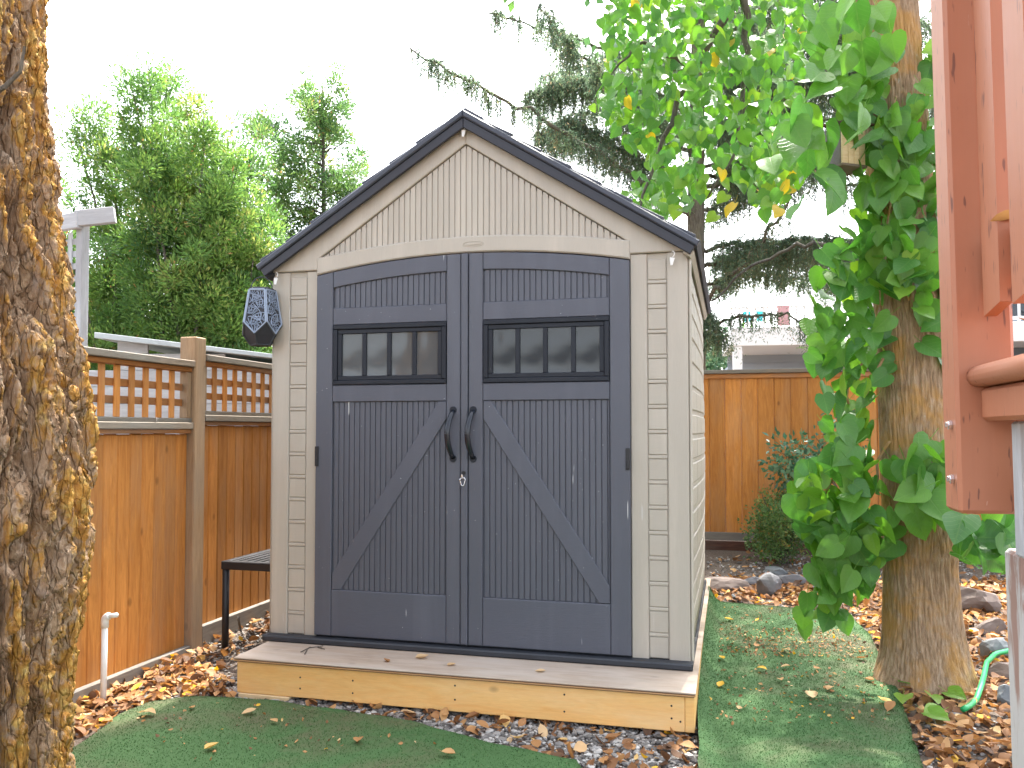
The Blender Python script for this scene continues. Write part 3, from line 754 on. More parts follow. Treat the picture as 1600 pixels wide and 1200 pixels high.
# ------------------------------------------------------------------ lantern
def lantern():
    c = shed_w(-.035, -.055, 0); zt_, zm, zb_ = SH.z+1.735, SH.z+1.548, SH.z+1.455
    o = empty('metal_lantern', (c.x, c.y, zb_), R(9), 'dark faceted metal lantern with leaf cut-outs hanging at shed corner', 'lantern')
    n = 5; H1, H2 = zm-zb_, zt_-zb_
    top = []; mid = []; bot = []
    a0 = R(-90-14)
    for k in range(n):
        a = a0 + 2*math.pi*(k-.5)/n
        top.append(Vector((.068*math.cos(a), .068*math.sin(a), H2)))
        mid.append(Vector((.098*math.cos(a), .098*math.sin(a), H1 + .012)))
    for k in range(n):
        a = a0 + 2*math.pi*k/n; bot.append(Vector((.052*math.cos(a), .052*math.sin(a), 0)))
    low = []
    for k in range(n):
        a = a0 + 2*math.pi*k/n; low.append(Vector((.088*math.cos(a)*.98, .088*math.sin(a)*.98, H1 - .045)))
    mb = MB(); V = top + mid + low + bot; T, Mi, Lo, Bo = 0, n, 2*n, 3*n; F = []
    for k in range(n):
        k2 = (k+1) % n
        F.append((T+k, T+k2, Mi+k2, Lo+k, Mi+k))       # big pentagon faces with a point below
        F.append((Mi+k2, Lo+k2, Bo+k2, Bo+k, Lo+k))
    F.append(tuple(T+k for k in range(n))); F.append(tuple(Bo+k for k in range(n)))
    mb.add(V, F); mb.build('shell', M['lantern_in'], o)
    # frames along the facet edges
    fr = MB()
    for k in range(n):
        k2 = (k+1) % n
        for a, b in ((T+k,T+k2),(T+k,Mi+k),(Mi+k,Lo+k),(Lo+k,Mi+k2),(Lo+k,Bo+k),(Bo+k,Bo+k2)):
            fr.tube([V[a], V[b]], .0042, 5)
    fr.build('edge_frame', M['lantern'], o)
    # pierced leaf fans: thin raised ribs over each big face
    for k in range(n):
        k2 = (k+1) % n
        A, B, Cc, D, E_ = V[T+k], V[T+k2], V[Mi+k2], V[Lo+k], V[Mi+k]
        cen = (A+B+Cc+D+E_)/5; nrm = (B-A).cross(E_-A).normalized()
        if nrm.dot(Vector((cen.x, cen.y, 0))) < 0: nrm = -nrm
        u = (B-A).normalized(); w = nrm.cross(u); w = w if w.z > 0 else -w
        poly = [((p-cen).dot(u), (p-cen).dot(w)) for p in (A,B,Cc,D,E_)]
        def inside(x, y, mg=.006):
            ok = True; s = 0
            for i in range(5):
                x0, y0_ = poly[i]; x1, y1_ = poly[(i+1) % 5]; ex, ey = x1-x0, y1_-y0_; L = math.hypot(ex, ey)
                d = ((x-x0)*ey - (y-y0_)*ex)/L
                s += 1 if d > 0 else -1
            sg = 1 if s > 0 else -1
            for i in range(5):
                x0, y0_ = poly[i]; x1, y1_ = poly[(i+1) % 5]; ex, ey = x1-x0, y1_-y0_; L = math.hypot(ex, ey)
                if sg*((x-x0)*ey - (y-y0_)*ex)/L < mg: ok = False
            return ok
        rb = MB(); lr = random.Random(k+3)
        for (fx, fy, fr_, fa) in ((-.02,-.085,.055,70),(.03,-.06,.05,110),(-.03,-.03,.055,60),(.022,.0,.055,115),(-.018,.035,.05,75),(.025,.06,.045,120),(-.03,.075,.04,60),(.0,-.12,.05,90)):
            for j in range(-4, 5):
                a = R(fa + j*17); pts = []
                for q in range(2, 7):
                    r_ = fr_*q/6; x_ = fx + r_*math.cos(a + .05*j*q/6); y_ = fy + r_*math.sin(a + .05*j*q/6)
                    if inside(x_, y_): pts.append(cen + u*x_ + w*y_ + nrm*.0028)
                if len(pts) > 1: rb.tube(pts, .0019, 4)
            pts = []
            for j in range(13):
                a = R(fa - 75 + j*12.5); x_ = fx + fr_*1.06*math.cos(a); y_ = fy + fr_*1.06*math.sin(a)
                if inside(x_, y_): pts.append(cen + u*x_ + w*y_ + nrm*.0028)
                elif len(pts) > 1: rb.tube(pts, .0021, 4); pts = []
                else: pts = []
            if len(pts) > 1: rb.tube(pts, .0021, 4)
        # border strip
        for i in range(5):
            p, q = (A,B,Cc,D,E_)[i], (A,B,Cc,D,E_)[(i+1) % 5]
            p2, q2 = p + (cen-p)*.05 + nrm*.003, q + (cen-q)*.05 + nrm*.003
            rb.tube([p2, q2], .0045, 5)
        rb.build('pierced_face', M['lantern_face'], o)
    MB().tube([(0,0,H2-.002),(0,0,H2+.010)], [.064,.060], 5).build('cap', M['lantern'], o)
    arcp = [(.052*math.cos(a), 0, H2+.006+.062*math.sin(a)) for a in [math.pi*i/16 for i in range(17)]]
    MB().tube(arcp, .003, 6).build('bail_handle', M['lantern'], o, True)
lantern()

# ================================================================== FENCES
FD = Vector((.2475, .969, 0)).normalized(); FROT = math.atan2(FD.y, FD.x)
FO = Vector((-1.775, 4.62, 0))
lf = empty('lattice_fence', FO, FROT, 'orange-brown cedar board fence with lattice top on the left', 'fence')
def left_panel(x0, x1, zs, zg):
    ztop = 1.62 + zs; zlt, zlb, zb = 1.575+zs, 1.305+zs, 1.222+zs
    L = x1 - x0
    MB().cbox(x0, x1, -.055, .045, ztop-.036, ztop, .004).build('cap_rail', M['cedar_grey'], lf)
    MB().cbox(x0+.001, x1-.001, -.035, .025, ztop-.062, ztop-.0365, .003).build('top_rail', M['cedar_h'], lf)
    MB().cbox(x0+.001, x1-.001, -.048, .038, zlb-.060, zlb-.024, .004).build('middle_rail', M['cedar_grey'], lf)
    MB().cbox(x0+.001, x1-.001, -.035, .025, zlb-.0235, zlb-.001, .003).build('lattice_sill', M['cedar_grey'], lf)
    MB().cbox(x0+.001, x1-.001, -.034, .024, zlb-.083, zlb-.0605, .003).build('lower_trim', M['cedar_h'], lf)
    for xx in (x0+.001, x1-.036):
        MB().cbox(xx, xx+.035, -.03, .02, zlb-.0005, ztop-.0625, .003).build('lattice_stile', M['cedar_post'], lf)
    vs = MB().cbox(0, .040, -.012, -.001, zlb-.0005, ztop-.0625, .002).mesh('lattice_slat')
    nS = max(2, round((L-.07)/.105))
    for i in range(1, nS): link('lattice_slat', vs, M['cedar'], lf, (x0+.035+(L-.07)*i/nS-.02, 0, 0))
    for q in (1, 2):
        zc = zlb + (ztop-.0625-zlb)*q/3
        MB().cbox(x0+.037, x1-.037, .0, .011, zc-.019, zc+.019, .002).build('lattice_slat', M['cedar_h'], lf)
    nB = max(1, round(L/.0915)); bw_ = L/nB
    bmesh_ = [MB().cbox(.0002, bw_-.0002, -.010, .009, zg, zlb-.084, .0065).mesh('board') for _ in range(1)]
    for i in range(nB):
        link('board', bmesh_[0], M['cedar'], lf, (x0+i*bw_, rnd.uniform(-.002,.002), rnd.uniform(-.004,.003)))
    MB().cbox(x0, x1, -.045, -.011, zg-.10, zg+.012, .004).build('kick_board', M['grey_lumber'], lf)
    MB().cbox(x0, x1, .0095, .045, .45, .54, .003).build('back_rail', M['cedar_h'], lf)
left_panel(-2.40, -.052, 0, .06)
left_panel(.052, 2.30, .045, .14)
left_panel(2.42, 3.80, .09, .22)
for xx, ht in ((-2.455, 1.72), (0, 1.755), (2.36, 1.83)):
    MB().cbox(xx-.05, xx+.05, -.05, .05, -.1, ht, .006).build('post', M['cedar_post'], lf)
MB().tube([(-.36,-.045,1.286),(-.36,-.047,1.306)], .003, 6).build('nail', M['chrome'], lf)

bo = empty('board_fence', (2.24, 7.42, 0), YAW, 'orange cedar board fence across the back, right of the shed', 'fence')
bx0, bx1, bw_ = -3.15, 5.2, .141
b_top = 1.715; nB = int((bx1-bx0)/bw_)
bme = MB().cbox(.0002, bw_-.0002, -.009, .009, .30, b_top, .0075).mesh('board')
for i in range(nB): link('board', bme, M['cedar'], bo, (bx0+i*bw_, rnd.uniform(-.0015,.0015), rnd.uniform(-.003,.003)))
MB().cbox(bx0, bx1, -.060, .06, b_top+.031, b_top+.066, .004).build('cap_rail', M['cedar_grey'], bo)
MB().cbox(bx0, bx1, -.032, .03, b_top-.012, b_top+.0305, .004).build('top_rail', M['cedar_h'], bo)
MB().cbox(bx0, bx1, -.030, .02, .255, .325, .004).build('bottom_rail', M['grey_lumber'], bo)
MB().cbox(bx0, bx1, -.055, -.015, .165, .25, .004).build('kick_board', M['brown_lumber'], bo)
MB().cbox(bx0, bx1, -.075, -.035, .04, .164, .004).build('kick_board', M['brown_lumber'], bo)
for xx in (-3.2, -.9, 1.4, 3.7):
    MB().cbox(xx, xx+.09, .031, .12, -.1, b_top+.0305, .005).build('post', M['cedar_post'], bo)

# ================================================================== RAISED DECK at right edge
dk_p = P(1499, 803, 1.36)
dk = empty('raised_deck', dk_p, YAW, 'salmon painted raised deck corner with post, pickets and bullnose edge', 'deck')
dk.rotation_euler = (0, R(-.7), YAW)
def dpart(mb, name, m='salmon', **k): return mb.build(name, M[m], dk, **k)
dpart(MB().cbox(0, .089, 0, .089, 0, 1.35, .006), 'post')
zf = .243
# bullnose deck edge, running towards the viewer
dpart(MB().tube([(.034, y, zf-.020) for y in (-.001, -.3, -.5, -.66)], .0175, 14), 'bullnose', smooth=True)
for k in range(5):
    dpart(MB().cbox(.036+.001 + k*.142, .036+.139 + k*.142, -.66, -.002 if k == 0 else .6, zf-.037, zf-.003, .003), 'deck_board')
dpart(MB().cbox(.036, .074, -.66, -.0015, zf-.092, zf-.039, .006), 'rim_joist')
dpart(MB().cbox(.0905, .75, .03, .068, zf-.16, zf-.038, .003), 'cross_joist')
# pickets and rails
pk = MB(); 
for k, yy in enumerate((-.105, -.245, -.385, -.525, -.655)):
    b = MB(); z0_ = .318
    b.add([(.040,yy,z0_+.012),(.059,yy,z0_+.012),(.059,yy+.085,z0_),(.040,yy+.085,z0_),(.040,yy,1.35),(.059,yy,1.35),(.059,yy+.085,1.35),(.040,yy+.085,1.35)],
          [(0,3,2,1),(4,5,6,7),(0,1,5,4),(1,2,6,5),(2,3,7,6),(3,0,4,7)])
    dpart(b, 'picket')
dpart(MB().cbox(.060, .098, -.66, -.0015, .355, .445, .004), 'bottom_rail')
dpart(MB().cbox(.030, .120, -.66, .10, 1.351, 1.389, .004), 'top_rail')
bolt = MB().tube([(0,0,0),(-.005,0,0)], .0085, 6).tube([(-.0045,0,0),(-.009,0,0)], .005, 8).mesh('bolt')
for zz in (.055, .145): link('bolt', bolt, M['chrome'], dk, (-.0005, .030, zz))
dpart(MB().cbox(.066, .20, -.075, -.045, -.06, zf-.094, .004), 'skirt_board', 'white_wood')
dpart(MB().cbox(.0795, .1685, -.03, .059, -1.15, -.061, .006), 'support_post', 'peeling')
for k, (yy, zz) in enumerate(((-.5,-1.15),)):
    dpart(MB().cbox(.50, .589, -.6, -.511, -1.15, zf-.038, .006), 'support_post', 'peeling')

# ================================================================== NEIGHBOURS beyond the fences
def neighbour_shed():
    yb = 6.55; a = P(163, 527, yb); b = P(432, 560, yb); w = b.x - a.x + .25
    o = empty('white_lean_to', (a.x+.05, yb, 0), 0, 'white plank lean-to shed roof showing above the left fence', 'shed')
    z0, z1 = a.z, b.z; sl = (z1-z0)/(b.x-a.x)
    n = 15; hh = (a.z)/n
    for k in range(n):
        zt_ = (k+1)*hh
        xe = w-.1 if k < n-3 else min(w-.1, max(.3, (a.z - zt_ - .02)/-sl))
        top_l = min(zt_, a.z-.03)
        MB().cbox(.06 if k > n-3 else -.65, xe, -.012, .012, k*hh+.003, top_l, .003).build('plank', M['white_wood_h'], o)
    MB().box(.07, w-.12, .013, 1.4, 0, b.z-.06).build('wall', M['white_wood'], o)
    r = MB(); r.prism([(-.06, z0-.012-.06*sl*-1), (w, z0+sl*w-.012), (w, z0+sl*w+.018), (-.06, z0+.018+.06*-sl)], -.14, 1.5, .003)
    r.build('roof', M['tin'], o)
neighbour_shed()

def trellis():
    y = 5.15; o = empty('grey_trellis', (P(122, 520, y).x, y, 0), R(-25), 'weathered grey-white lattice arbour beside the big bark trunk', 'trellis')
    zt_ = P(122, 345, y).z
    MB().cbox(0, .055, -.028, .028, 0, zt_, .004).build('post', M['white_wood'], o)
    MB().cbox(-.95, -.895, -.028, .028, 0, zt_, .004).build('post', M['white_wood'], o)
    MB().cbox(-1.1, .06, -.070, -.030, zt_-.065, zt_+.035, .004).build('beam', M['white_wood_h'], o)
    a = MB().cbox(0, .23, -.020, .020, -.055, .045, .004).build('beam_end', M['white_wood_h'], o, loc=(.035,-.055,zt_), rot=(0, R(-8), R(32)))
    vs = MB().box(0, .036, -.006, .0, .9, zt_-.066).mesh('lattice_slat'); hs = MB().box(-.893, -.002, .0005, .0065, 0, .036).mesh('lattice_slat')
    for k in range(11): link('lattice_slat', vs, M['white_wood'], o, (-.88+k*.078, 0, 0))
    z = .92
    while z < zt_-.10: link('lattice_slat', hs, M['white_wood'], o, (0, 0, z)); z += .078
trellis()

def house():
    y = 16.0; L = P(1146, 578, y); o = empty('neighbour_house', (L.x, y, 0), R(-10), 'white and blue-grey house with upper balcony behind the back fence', 'house')
    zb0, zb1 = P(1146, 541, y).z, P(1146, 512, y).z
    MB().cbox(0, .17, 0, .17, 0, zb0, .01).build('column', M['white_trim'], o)
    MB().cbox(-.05, 9, -.02, 2.2, zb0, zb1, .01).build('balcony_beam', M['white_trim'], o)
    n = 18; hh = zb0/n
    s1 = MB(); s2 = MB()
    for k in range(n):
        s1.add([(.05,2.0,k*hh),(2.1,2.0,k*hh),(2.1,2.03,(k+1)*hh),(.05,2.03,(k+1)*hh),(.05,2.2,k*hh),(2.1,2.2,k*hh)], [(0,1,2,3),(0,4,5,1)])
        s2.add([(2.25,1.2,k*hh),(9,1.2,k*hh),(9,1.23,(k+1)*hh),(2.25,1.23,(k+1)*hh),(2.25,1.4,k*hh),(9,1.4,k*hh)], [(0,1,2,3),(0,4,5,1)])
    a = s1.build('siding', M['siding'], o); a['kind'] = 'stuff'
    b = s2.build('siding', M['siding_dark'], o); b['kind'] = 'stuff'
    MB().cbox(2.1, 2.25, 1.15, 2.2, 0, zb0, .01).build('corner_board', M['white_trim'], o)
    # balcony railing and upper storey
    MB().cbox(-.05, 9, .0, .06, zb1+.36, zb1+.41, .01).build('hand_rail', M['white_trim'], o)
    bm_ = MB().box(0, .035, .01, .045, zb1+.001, zb1+.36).mesh('baluster')
    for k in range(60): link('baluster', bm_, M['white_trim'], o, (-.04+k*.15, 0, 0))
    MB().box(.3, 9, 2.21, 8, 0, zb0-.01).build('lower_wall', M['siding'], o)
    MB().box(4.0, 9, 2.21, 8, zb1+.001, zb1+2.6).build('wall', M['siding'], o)
    MB().cbox(5.2, 6.6, 2.17, 2.209, zb1+.3, zb1+2.1, .01).build('window_frame', M['white_trim'], o)
    MB().box(5.28, 6.52, 2.16, 2.1695, zb1+.38, zb1+2.02).build('pane', M['pane_dark'], o)
    MB().prism([(3.7,zb1+2.601),(9.4,zb1+2.601),(9.4,zb1+2.8),(6.6,zb1+3.9),(3.7,zb1+2.8)], 1.9, 8.4, .01).build('roof', M['house_roof'], o)
    for k, (dx, lab) in enumerate(((.30, 'small turquoise seat with lime frame, left one on the far balcony'), (.54, 'small turquoise seat with lime frame, right one on the far balcony'))):
        ch = empty('small_chair', Vector(o.location) + Matrix.Rotation(R(-10),3,'Z') @ Vector((dx, .28, zb1+.001)), R(-10), lab, 'chair', 'chairs on the far balcony')
        MB().cbox(-.07,.07,-.08,.08,.15,.19,.006).build('seat', M['turquoise'], ch); MB().cbox(-.07,.07,.06,.08,.191,.36,.006).build('backrest', M['turquoise'], ch)
        for sx in (-.085,.0705):
            for sy in (-.08,.06): MB().cbox(sx,sx+.0145,sy,sy+.0145,0,.26,.003).build('leg', M['lime'], ch)
    tw = MB().cbox(-.10,.12,-.012,-.002,zb1+.02,zb1+.41,.003).build('towel', M['pinkish'], None, loc=Vector(o.location)+Matrix.Rotation(R(-10),3,'Z') @ Vector((.92,-.02,0)), rot=(0,0,R(-10)))
    tag(tw, 'pink towel draped over the far balcony railing', 'towel')
house()

# ================================================================== GARDEN BENCH and pipe
def bench():
    p = Vector((-1.60, 4.60, .03)); o = empty('metal_bench', p, YAW, 'black slatted metal bench squeezed between left fence and shed', 'bench')
    Wb, Lb, H = .40, 1.15, .49
    MB().cbox(0, Wb, 0, .035, H-.045, H, .004).build('front_rail', M['black_metal'], o)
    MB().cbox(0, Wb, Lb-.035, Lb, H-.045, H, .004).build('back_rail', M['black_metal'], o)
    MB().cbox(0, .035, .036, Lb-.036, H-.045, H, .004).build('side_rail', M['black_metal'], o)
    MB().cbox(Wb-.035, Wb, .036, Lb-.036, H-.045, H, .004).build('side_rail', M['black_metal'], o)
    sm = MB().cbox(0, .024, .036, Lb-.036, H-.012, H-.002, .002).mesh('slat')
    for k in range(7): link('slat', sm, M['black_metal'], o, (.050+k*.0455, 0, 0))
    for yy in (.38, .76): MB().cbox(.036, Wb-.036, yy, yy+.02, H-.030, H-.0125, .002).build('cross_bar', M['black_metal'], o)
    lm = MB().tube([(0,0,-.06),(0,0,H-.046)], .019, 14).mesh('leg', True)
    for xx in (.02, Wb-.02):
        for yy in (.02, Lb-.02): link('leg', lm, M['black_metal'], o, (xx, yy, 0))
bench()
def pipe():
    g = G(161, 1101); h = .40; o = empty('irrigation_pipe', g, 0, 'white upright PVC pipe with elbow standing before the left fence', 'pipe')
    MB().tube([(0,0,-.05),(.002,0,h-.03)], .0135, 14).build('riser', M['pvc'], o, True)
    el = [(.002+.022*(1-math.cos(a)), -.004*math.sin(a), h-.028+.026*math.sin(a)) for a in [math.pi/2*i/6 for i in range(7)]]
    MB().tube([(.002,0,h-.055)] + el, .0172, 14).build('elbow', M['pvc'], o, True)
    MB().tube([(.024,-.004,h-.002),(.062,-.01,h+.004)], .011, 12).build('spout', M['pvc'], o, True)
pipe()

# ================================================================== TREES
def trunk_mesh(name, centre, radius, z0, z1, nr, nz, disp, m, parent, attr=False):
    V = np.zeros(((nz+1)*nr, 3)); at = np.zeros((nz+1)*nr)
    for i in range(nz+1):
        z = z0 + (z1-z0)*i/nz; c = centre(z); r = radius(z)
        for j in range(nr):
            a = 2*math.pi*j/nr; d, q = disp(a, z, r); k = i*nr+j
            V[k] = (c[0] + (r+d)*math.cos(a), c[1] + (r+d)*math.sin(a), z); at[k] = q
    F = [(i*nr+j, i*nr+(j+1) % nr, (i+1)*nr+(j+1) % nr, (i+1)*nr+j) for i in range(nz) for j in range(nr)]
    me = bpy.data.meshes.new(name); me.from_pydata(V.tolist(), [], F); me.shade_smooth()
    if attr:
        a_ = me.attributes.new('ridge', 'FLOAT', 'POINT'); a_.data.foreach_set('value', at.astype(np.float32))
    return link(name, me, m, parent)

# ---- big furrowed trunk at the left edge
def interp(x, tab):
    if x <= tab[0][0]: return tab[0][1]
    for (a, b), (c, d) in zip(tab, tab[1:]):
        if x <= c: 
            u = (x-a)/(c-a); u = u*u*(3-2*u); return b + (d-b)*u
    return tab[-1][1]
bt = empty('furrowed_tree', (-1.535, 2.22, 0), 0, 'massive tree trunk with furrowed bark and orange lichen at left', 'tree')
edge_tab = [(-.2,.42),(.25,.335),(.45,.330),(.72,.342),(1.0,.372),(1.25,.370),(1.42,.352),(1.6,.315),(1.85,.282),(2.3,.262),(3.2,.235)]
def d_old(a, z, r):
    ca, sa = math.cos(a), math.sin(a)
    w1 = mnoise.noise(Vector((ca*2.4, sa*2.4, z*1.6))); w2 = mnoise.noise(Vector((ca*7, sa*7, z*6+7)))
    ang = Vector((ca*5.2 + w1*.55 + w2*.22, sa*5.2 + w1*.4 - w2*.22, z*1.15 + w1*.5 + w2*.15))
    d, _ = mnoise.voronoi(ang*1.08)
    e = min(1.0, (d[1]-d[0])*3.4); ridge = e*e*(3-2*e)
    d2, _ = mnoise.voronoi(Vector((ca*9.5 + w2*.5, sa*9.5 + w1*.6, z*7 + w2*1.2)))
    e2 = min(1, (d2[1]-d2[0])*4.2); plate = e2*e2*(3-2*e2); lev = (math.sin(_[0].x*37.1 + _[0].z*19.7)*.5+.5)
    rr = Vector((ca*r, sa*r, z*.36))
    f = mnoise.turbulence(rr*48, 4, True, noise_basis='PERLIN_ORIGINAL', amplitude_scale=.6, frequency_scale=2.2)
    h = mnoise.ridged_multi_fractal(rr*60, .7, 2.2, 3, .9, 1.6)
    return -.064*(1-ridge) - .013*(1-plate)*(.3+.7*ridge) + .006*lev*ridge*plate - .022*f + .0045*h, ridge*(.4+.6*plate)
trunk_mesh('trunk', lambda z: (.02*math.sin(z*1.7), 0), lambda z: interp(z, edge_tab), -.15, 3.4, 600, 720, d_old, M['bark_old'], bt, True)
tw = MB(); q0 = Vector((.20,-.14,1.02+1.06))
tw.tube([q0, q0+Vector((.06,-.02,.02)), q0+Vector((.10,-.02,.06)), q0+Vector((.115,-.03,.12))], [.007,.006,.005,.003], 6).build('twig', M['bark_grey'], bt)

# ---- linden: trunk with sucker leaves, drooping limb
def heart(seed, var):
    r_ = random.Random(seed); L = []
    out = [(.0,.02),(.16,-.085),(.34,-.06),(.46,.10),(.49,.30),(.43,.52),(.31,.72),(.16,.90),(.0,1.08)]
    mid = [(0,.02),(0,.16),(0,.34),(0,.52),(0,.70),(0,.88),(0,1.08)]
    fold = r_.uniform(.10,.42); curl = r_.uniform(-.05,.30); twist = r_.uniform(-.25,.25); asym = r_.uniform(-.06,.06)
    def z(x, y): return fold*abs(x) - curl*(y-.3)**2*.8 + twist*x*(y-.3) + .03*math.sin(9*x+5*y+seed)
    V = []; UV = []
    def add(x, y):
        V.append((x*(1+asym*(1 if x > 0 else -1)), y, z(x, y))); UV.append((x+.5, y)); return len(V)-1
    mi = [add(*p) for p in mid]; F = []
    for s in (1, -1):
        o = [mi[0]] + [add(s*x*(1+r_.uniform(-.05,.05)), y) for x, y in out[1:-1]] + [mi[-1]]
        inn = [add(s*x*.52, y*.92+.04) for x, y in out[2:-1]]
        # outer ring / inner ring
        oo = o[2:-1]
        for k in range(len(inn)-1): F.append((oo[k], oo[k+1], inn[k+1], inn[k]) if s > 0 else (oo[k], inn[k], inn[k+1], oo[k+1]))
        chain_m = [mi[0], mi[1], mi[2], mi[3], mi[4], mi[5]]
        for k in range(len(inn)-1): F.append((inn[k], inn[k+1], chain_m[k+1], chain_m[k]) if s > 0 else (inn[k], chain_m[k], chain_m[k+1], inn[k+1]))
        t1 = (o[0], o[1], o[2], inn[0]); F.append(t1 if s > 0 else t1[::-1])
        t2 = (inn[-1], oo[-1], mi[6], chain_m[5]); F.append(t2 if s > 0 else t2[::-1])
    # petiole
    b0 = len(V)
    for (x, y, zz) in ((-.014,.03,0),(.014,.03,0),(.011,-.22,.05),(-.011,-.22,.05),(.010,-.48,.16),(-.010,-.48,.16)):
        V.append((x, y, zz + z(0,.03))); UV.append((.5, .5))
    F += [(b0, b0+3, b0+2, b0+1), (b0+3, b0+5, b0+4, b0+2)]
    me = bpy.data.meshes.new('leaf'); me.from_pydata(V, [], F); me.shade_smooth()
    uvl = me.uv_layers.new(name='UVMap'); li = np.zeros(len(me.loops), dtype=np.int32); me.loops.foreach_get('vertex_index', li)
    uvl.data.foreach_set('uv', np.array(UV, dtype=np.float32)[li].ravel())
    a = me.attributes.new('var', 'FLOAT', 'POINT'); a.data.foreach_set('value', np.full(len(V), var, dtype=np.float32))
    me.materials.append(M['linden']); return me
HEARTS = [heart(k, v) for k, v in enumerate((.02,.10,.18,.26,.33,.40,.48,.55,.62,.70,.78,.86,.93,1.0))]
def leaf_matrix(pos, tip, nor, size):
    y = Vector(tip).normalized(); n = Vector(nor); x = y.cross(n).normalized(); z = x.cross(y)
    return Matrix.Translation(pos) @ Matrix((x, y, z)).transposed().to_4x4() @ Matrix.Scale(size, 4)

lt_c = Vector((2.035, 4.13, 0))
lt = empty('linden_tree', lt_c, 0, 'linden tree with brown trunk wrapped in big heart-shaped leaves', 'tree')
def lc(z): return (-.028*z - .004*z*z, .01*math.sin(z*2))
def lr_(z): return .162 + .012*max(0, 1.2-z) + .10*math.exp(-max(0, z+.05)*6.5) - .008*max(0, z-1.2)
def d_lin(a, z, r):
    ca, sa = math.cos(a), math.sin(a)
    f = mnoise.fractal(Vector((ca*7, sa*7, z*2.2)), 1.0, 2.0, 4)*.0045 + mnoise.noise(Vector((ca*1.3, sa*1.3, z*1.1)))*.012
    ve = mnoise.noise(Vector((ca*24 + 2*mnoise.noise(Vector((ca*3,sa*3,z*3))), sa*24, z*4.5)))
    f += -.0075*max(0, 1-abs(ve)*5.0) + .003*mnoise.noise(Vector((ca*40, sa*40, z*14)))
    root = .035*math.exp(-max(0, z)*7)*max(0, math.sin(a*4+.8))
    band = .006*math.exp(-((z-.62)/.025)**2)
    return f + root + band, 0
trunk_mesh('trunk', lc, lr_, -.12, 4.6, 300, 460, d_lin, M['bark_linden'], lt)

def in_poly(x, y, poly):
    c = False; j = len(poly)-1
    for i in range(len(poly)):
        xi, yi = poly[i]; xj, yj = poly[j]
        if (yi > y) != (yj > y) and x < (xj-xi)*(y-yi)/(yj-yi)+xi: c = not c
        j = i
    return c
LEAVES = []          # (apparent size, matrix, variant)
def scatter_leaves(poly, n, d0, d1, s0, s1, vlo, vhi, droop=.75, yellow=.0, mind=16, near=None):
    xs = [p[0] for p in poly]; ys = [p[1] for p in poly]; got = []; tries = 0
    while len(got) < n and tries < n*60:
        tries += 1
        px, py = rnd.uniform(min(xs), max(xs)), rnd.uniform(min(ys), max(ys))
        if not in_poly(px, py, poly): continue
        d = rnd.uniform(d0, d1)
        if near is not None: d = near(px, py) + rnd.uniform(d0, d1)
        if any((px-a)**2+(py-b)**2 < mind**2 and abs(d-c) < .10 for a, b, c in got): continue
        got.append((px, py, d)); pos = P(px, py, d)
        s = rnd.uniform(s0, s1)
        tip = Vector((rnd.gauss(-.10,.55), rnd.gauss(-.18,.42), -droop + rnd.gauss(0,.32)))
        nor = Vector((rnd.gauss(-.15,.55), -1 + rnd.gauss(0,.35), .55 + rnd.gauss(0,.35)))
        if rnd.random() < .28: nor = Vector((rnd.gauss(0,1), rnd.gauss(-.2,.6), rnd.gauss(.2,.7)))
        v = int(min(12.99, max(0, rnd.triangular(vlo, vhi, (vlo+vhi)/2))))
        if rnd.random() < yellow: v = 13 if rnd.random() < .6 else 12
        top = pos - Vector(tip).normalized()*s*.5
        LEAVES.append((s/d, leaf_matrix(top, tip, nor, s), v))
def trunk_front(px, py):
    """distance of the linden trunk's near surface (or its middle beside it) under an image position"""
    c = P(px, py, 4.1); z = c.z; cx = lt_c.x + lc(z)[0]; r = lr_(z); dx = (c.x-cx)
    return lt_c.y - math.sqrt(max(0, r*r - dx*dx)) if abs(dx) < r else lt_c.y - .02
A1 = [(1312,140),(1372,120),(1390,170),(1440,160),(1452,60),(1480,60),(1485,470),(1465,500),(1445,490),(1432,470),(1400,450),(1375,490),(1330,510),(1290,540),(1262,530),(1280,430),(1330,350),(1350,280),(1310,240)]
B1 = [(1290,545),(1345,500),(1380,500),(1378,600),(1350,640),(1368,690),(1352,760),(1370,830),(1370,880),(1335,960),(1315,992),(1250,985),(1262,920),(1275,860),(1245,800),(1255,740),(1290,700),(1285,620),(1268,560)]
B2 = [(1245,745),(1330,690),(1370,720),(1400,820),(1390,880),(1330,940),(1285,900),(1245,800)]
C1 = [(1395,735),(1430,705),(1480,690),(1490,740),(1480,800),(1440,830),(1405,800)]
D1 = [(1480,795),(1585,790),(1590,880),(1560,905),(1500,880)]
T1 = [(1440,430),(1485,430),(1487,600),(1455,560)]
F1 = [(1275,20),(1400,20),(1395,110),(1330,190),(1270,150)]
E1 = [(1205,180),(1310,170),(1320,330),(1240,345),(1200,260)]
scatter_leaves(A1, 215, -.22, -.03, .080, .135, 1, 12.9, .8, .0, 12, trunk_front)
scatter_leaves(B1, 135, -.24, .04, .075, .132, 1, 12.9, .8, .0, 12, trunk_front)
scatter_leaves(B2, 62, -.30, -.05, .09, .145, 1, 12, .75, .0, 17, trunk_front)
scatter_leaves(C1, 20, -.22, -.04, .12, .16, 3, 11, .7, .0, 14, trunk_front)
scatter_leaves(D1, 22, 3.4, 3.9, .12, .17, 1, 9, .7, .0, 14)
scatter_leaves(T1, 9, -.16, -.03, .12, .16, 0, 8, .8, .0, 18, trunk_front)
scatter_leaves(F1, 42, 3.5, 4.1, .10, .16, 3, 11, .8, .01, 14)
scatter_leaves(E1, 15, 3.5, 3.9, .12, .17, 1, 10, .7, .05, 22)
scatter_leaves([(1316,180),(1352,175),(1356,225),(1330,232)], 7, 3.55, 3.72, .09, .13, 2, 11, .8, .0, 10)
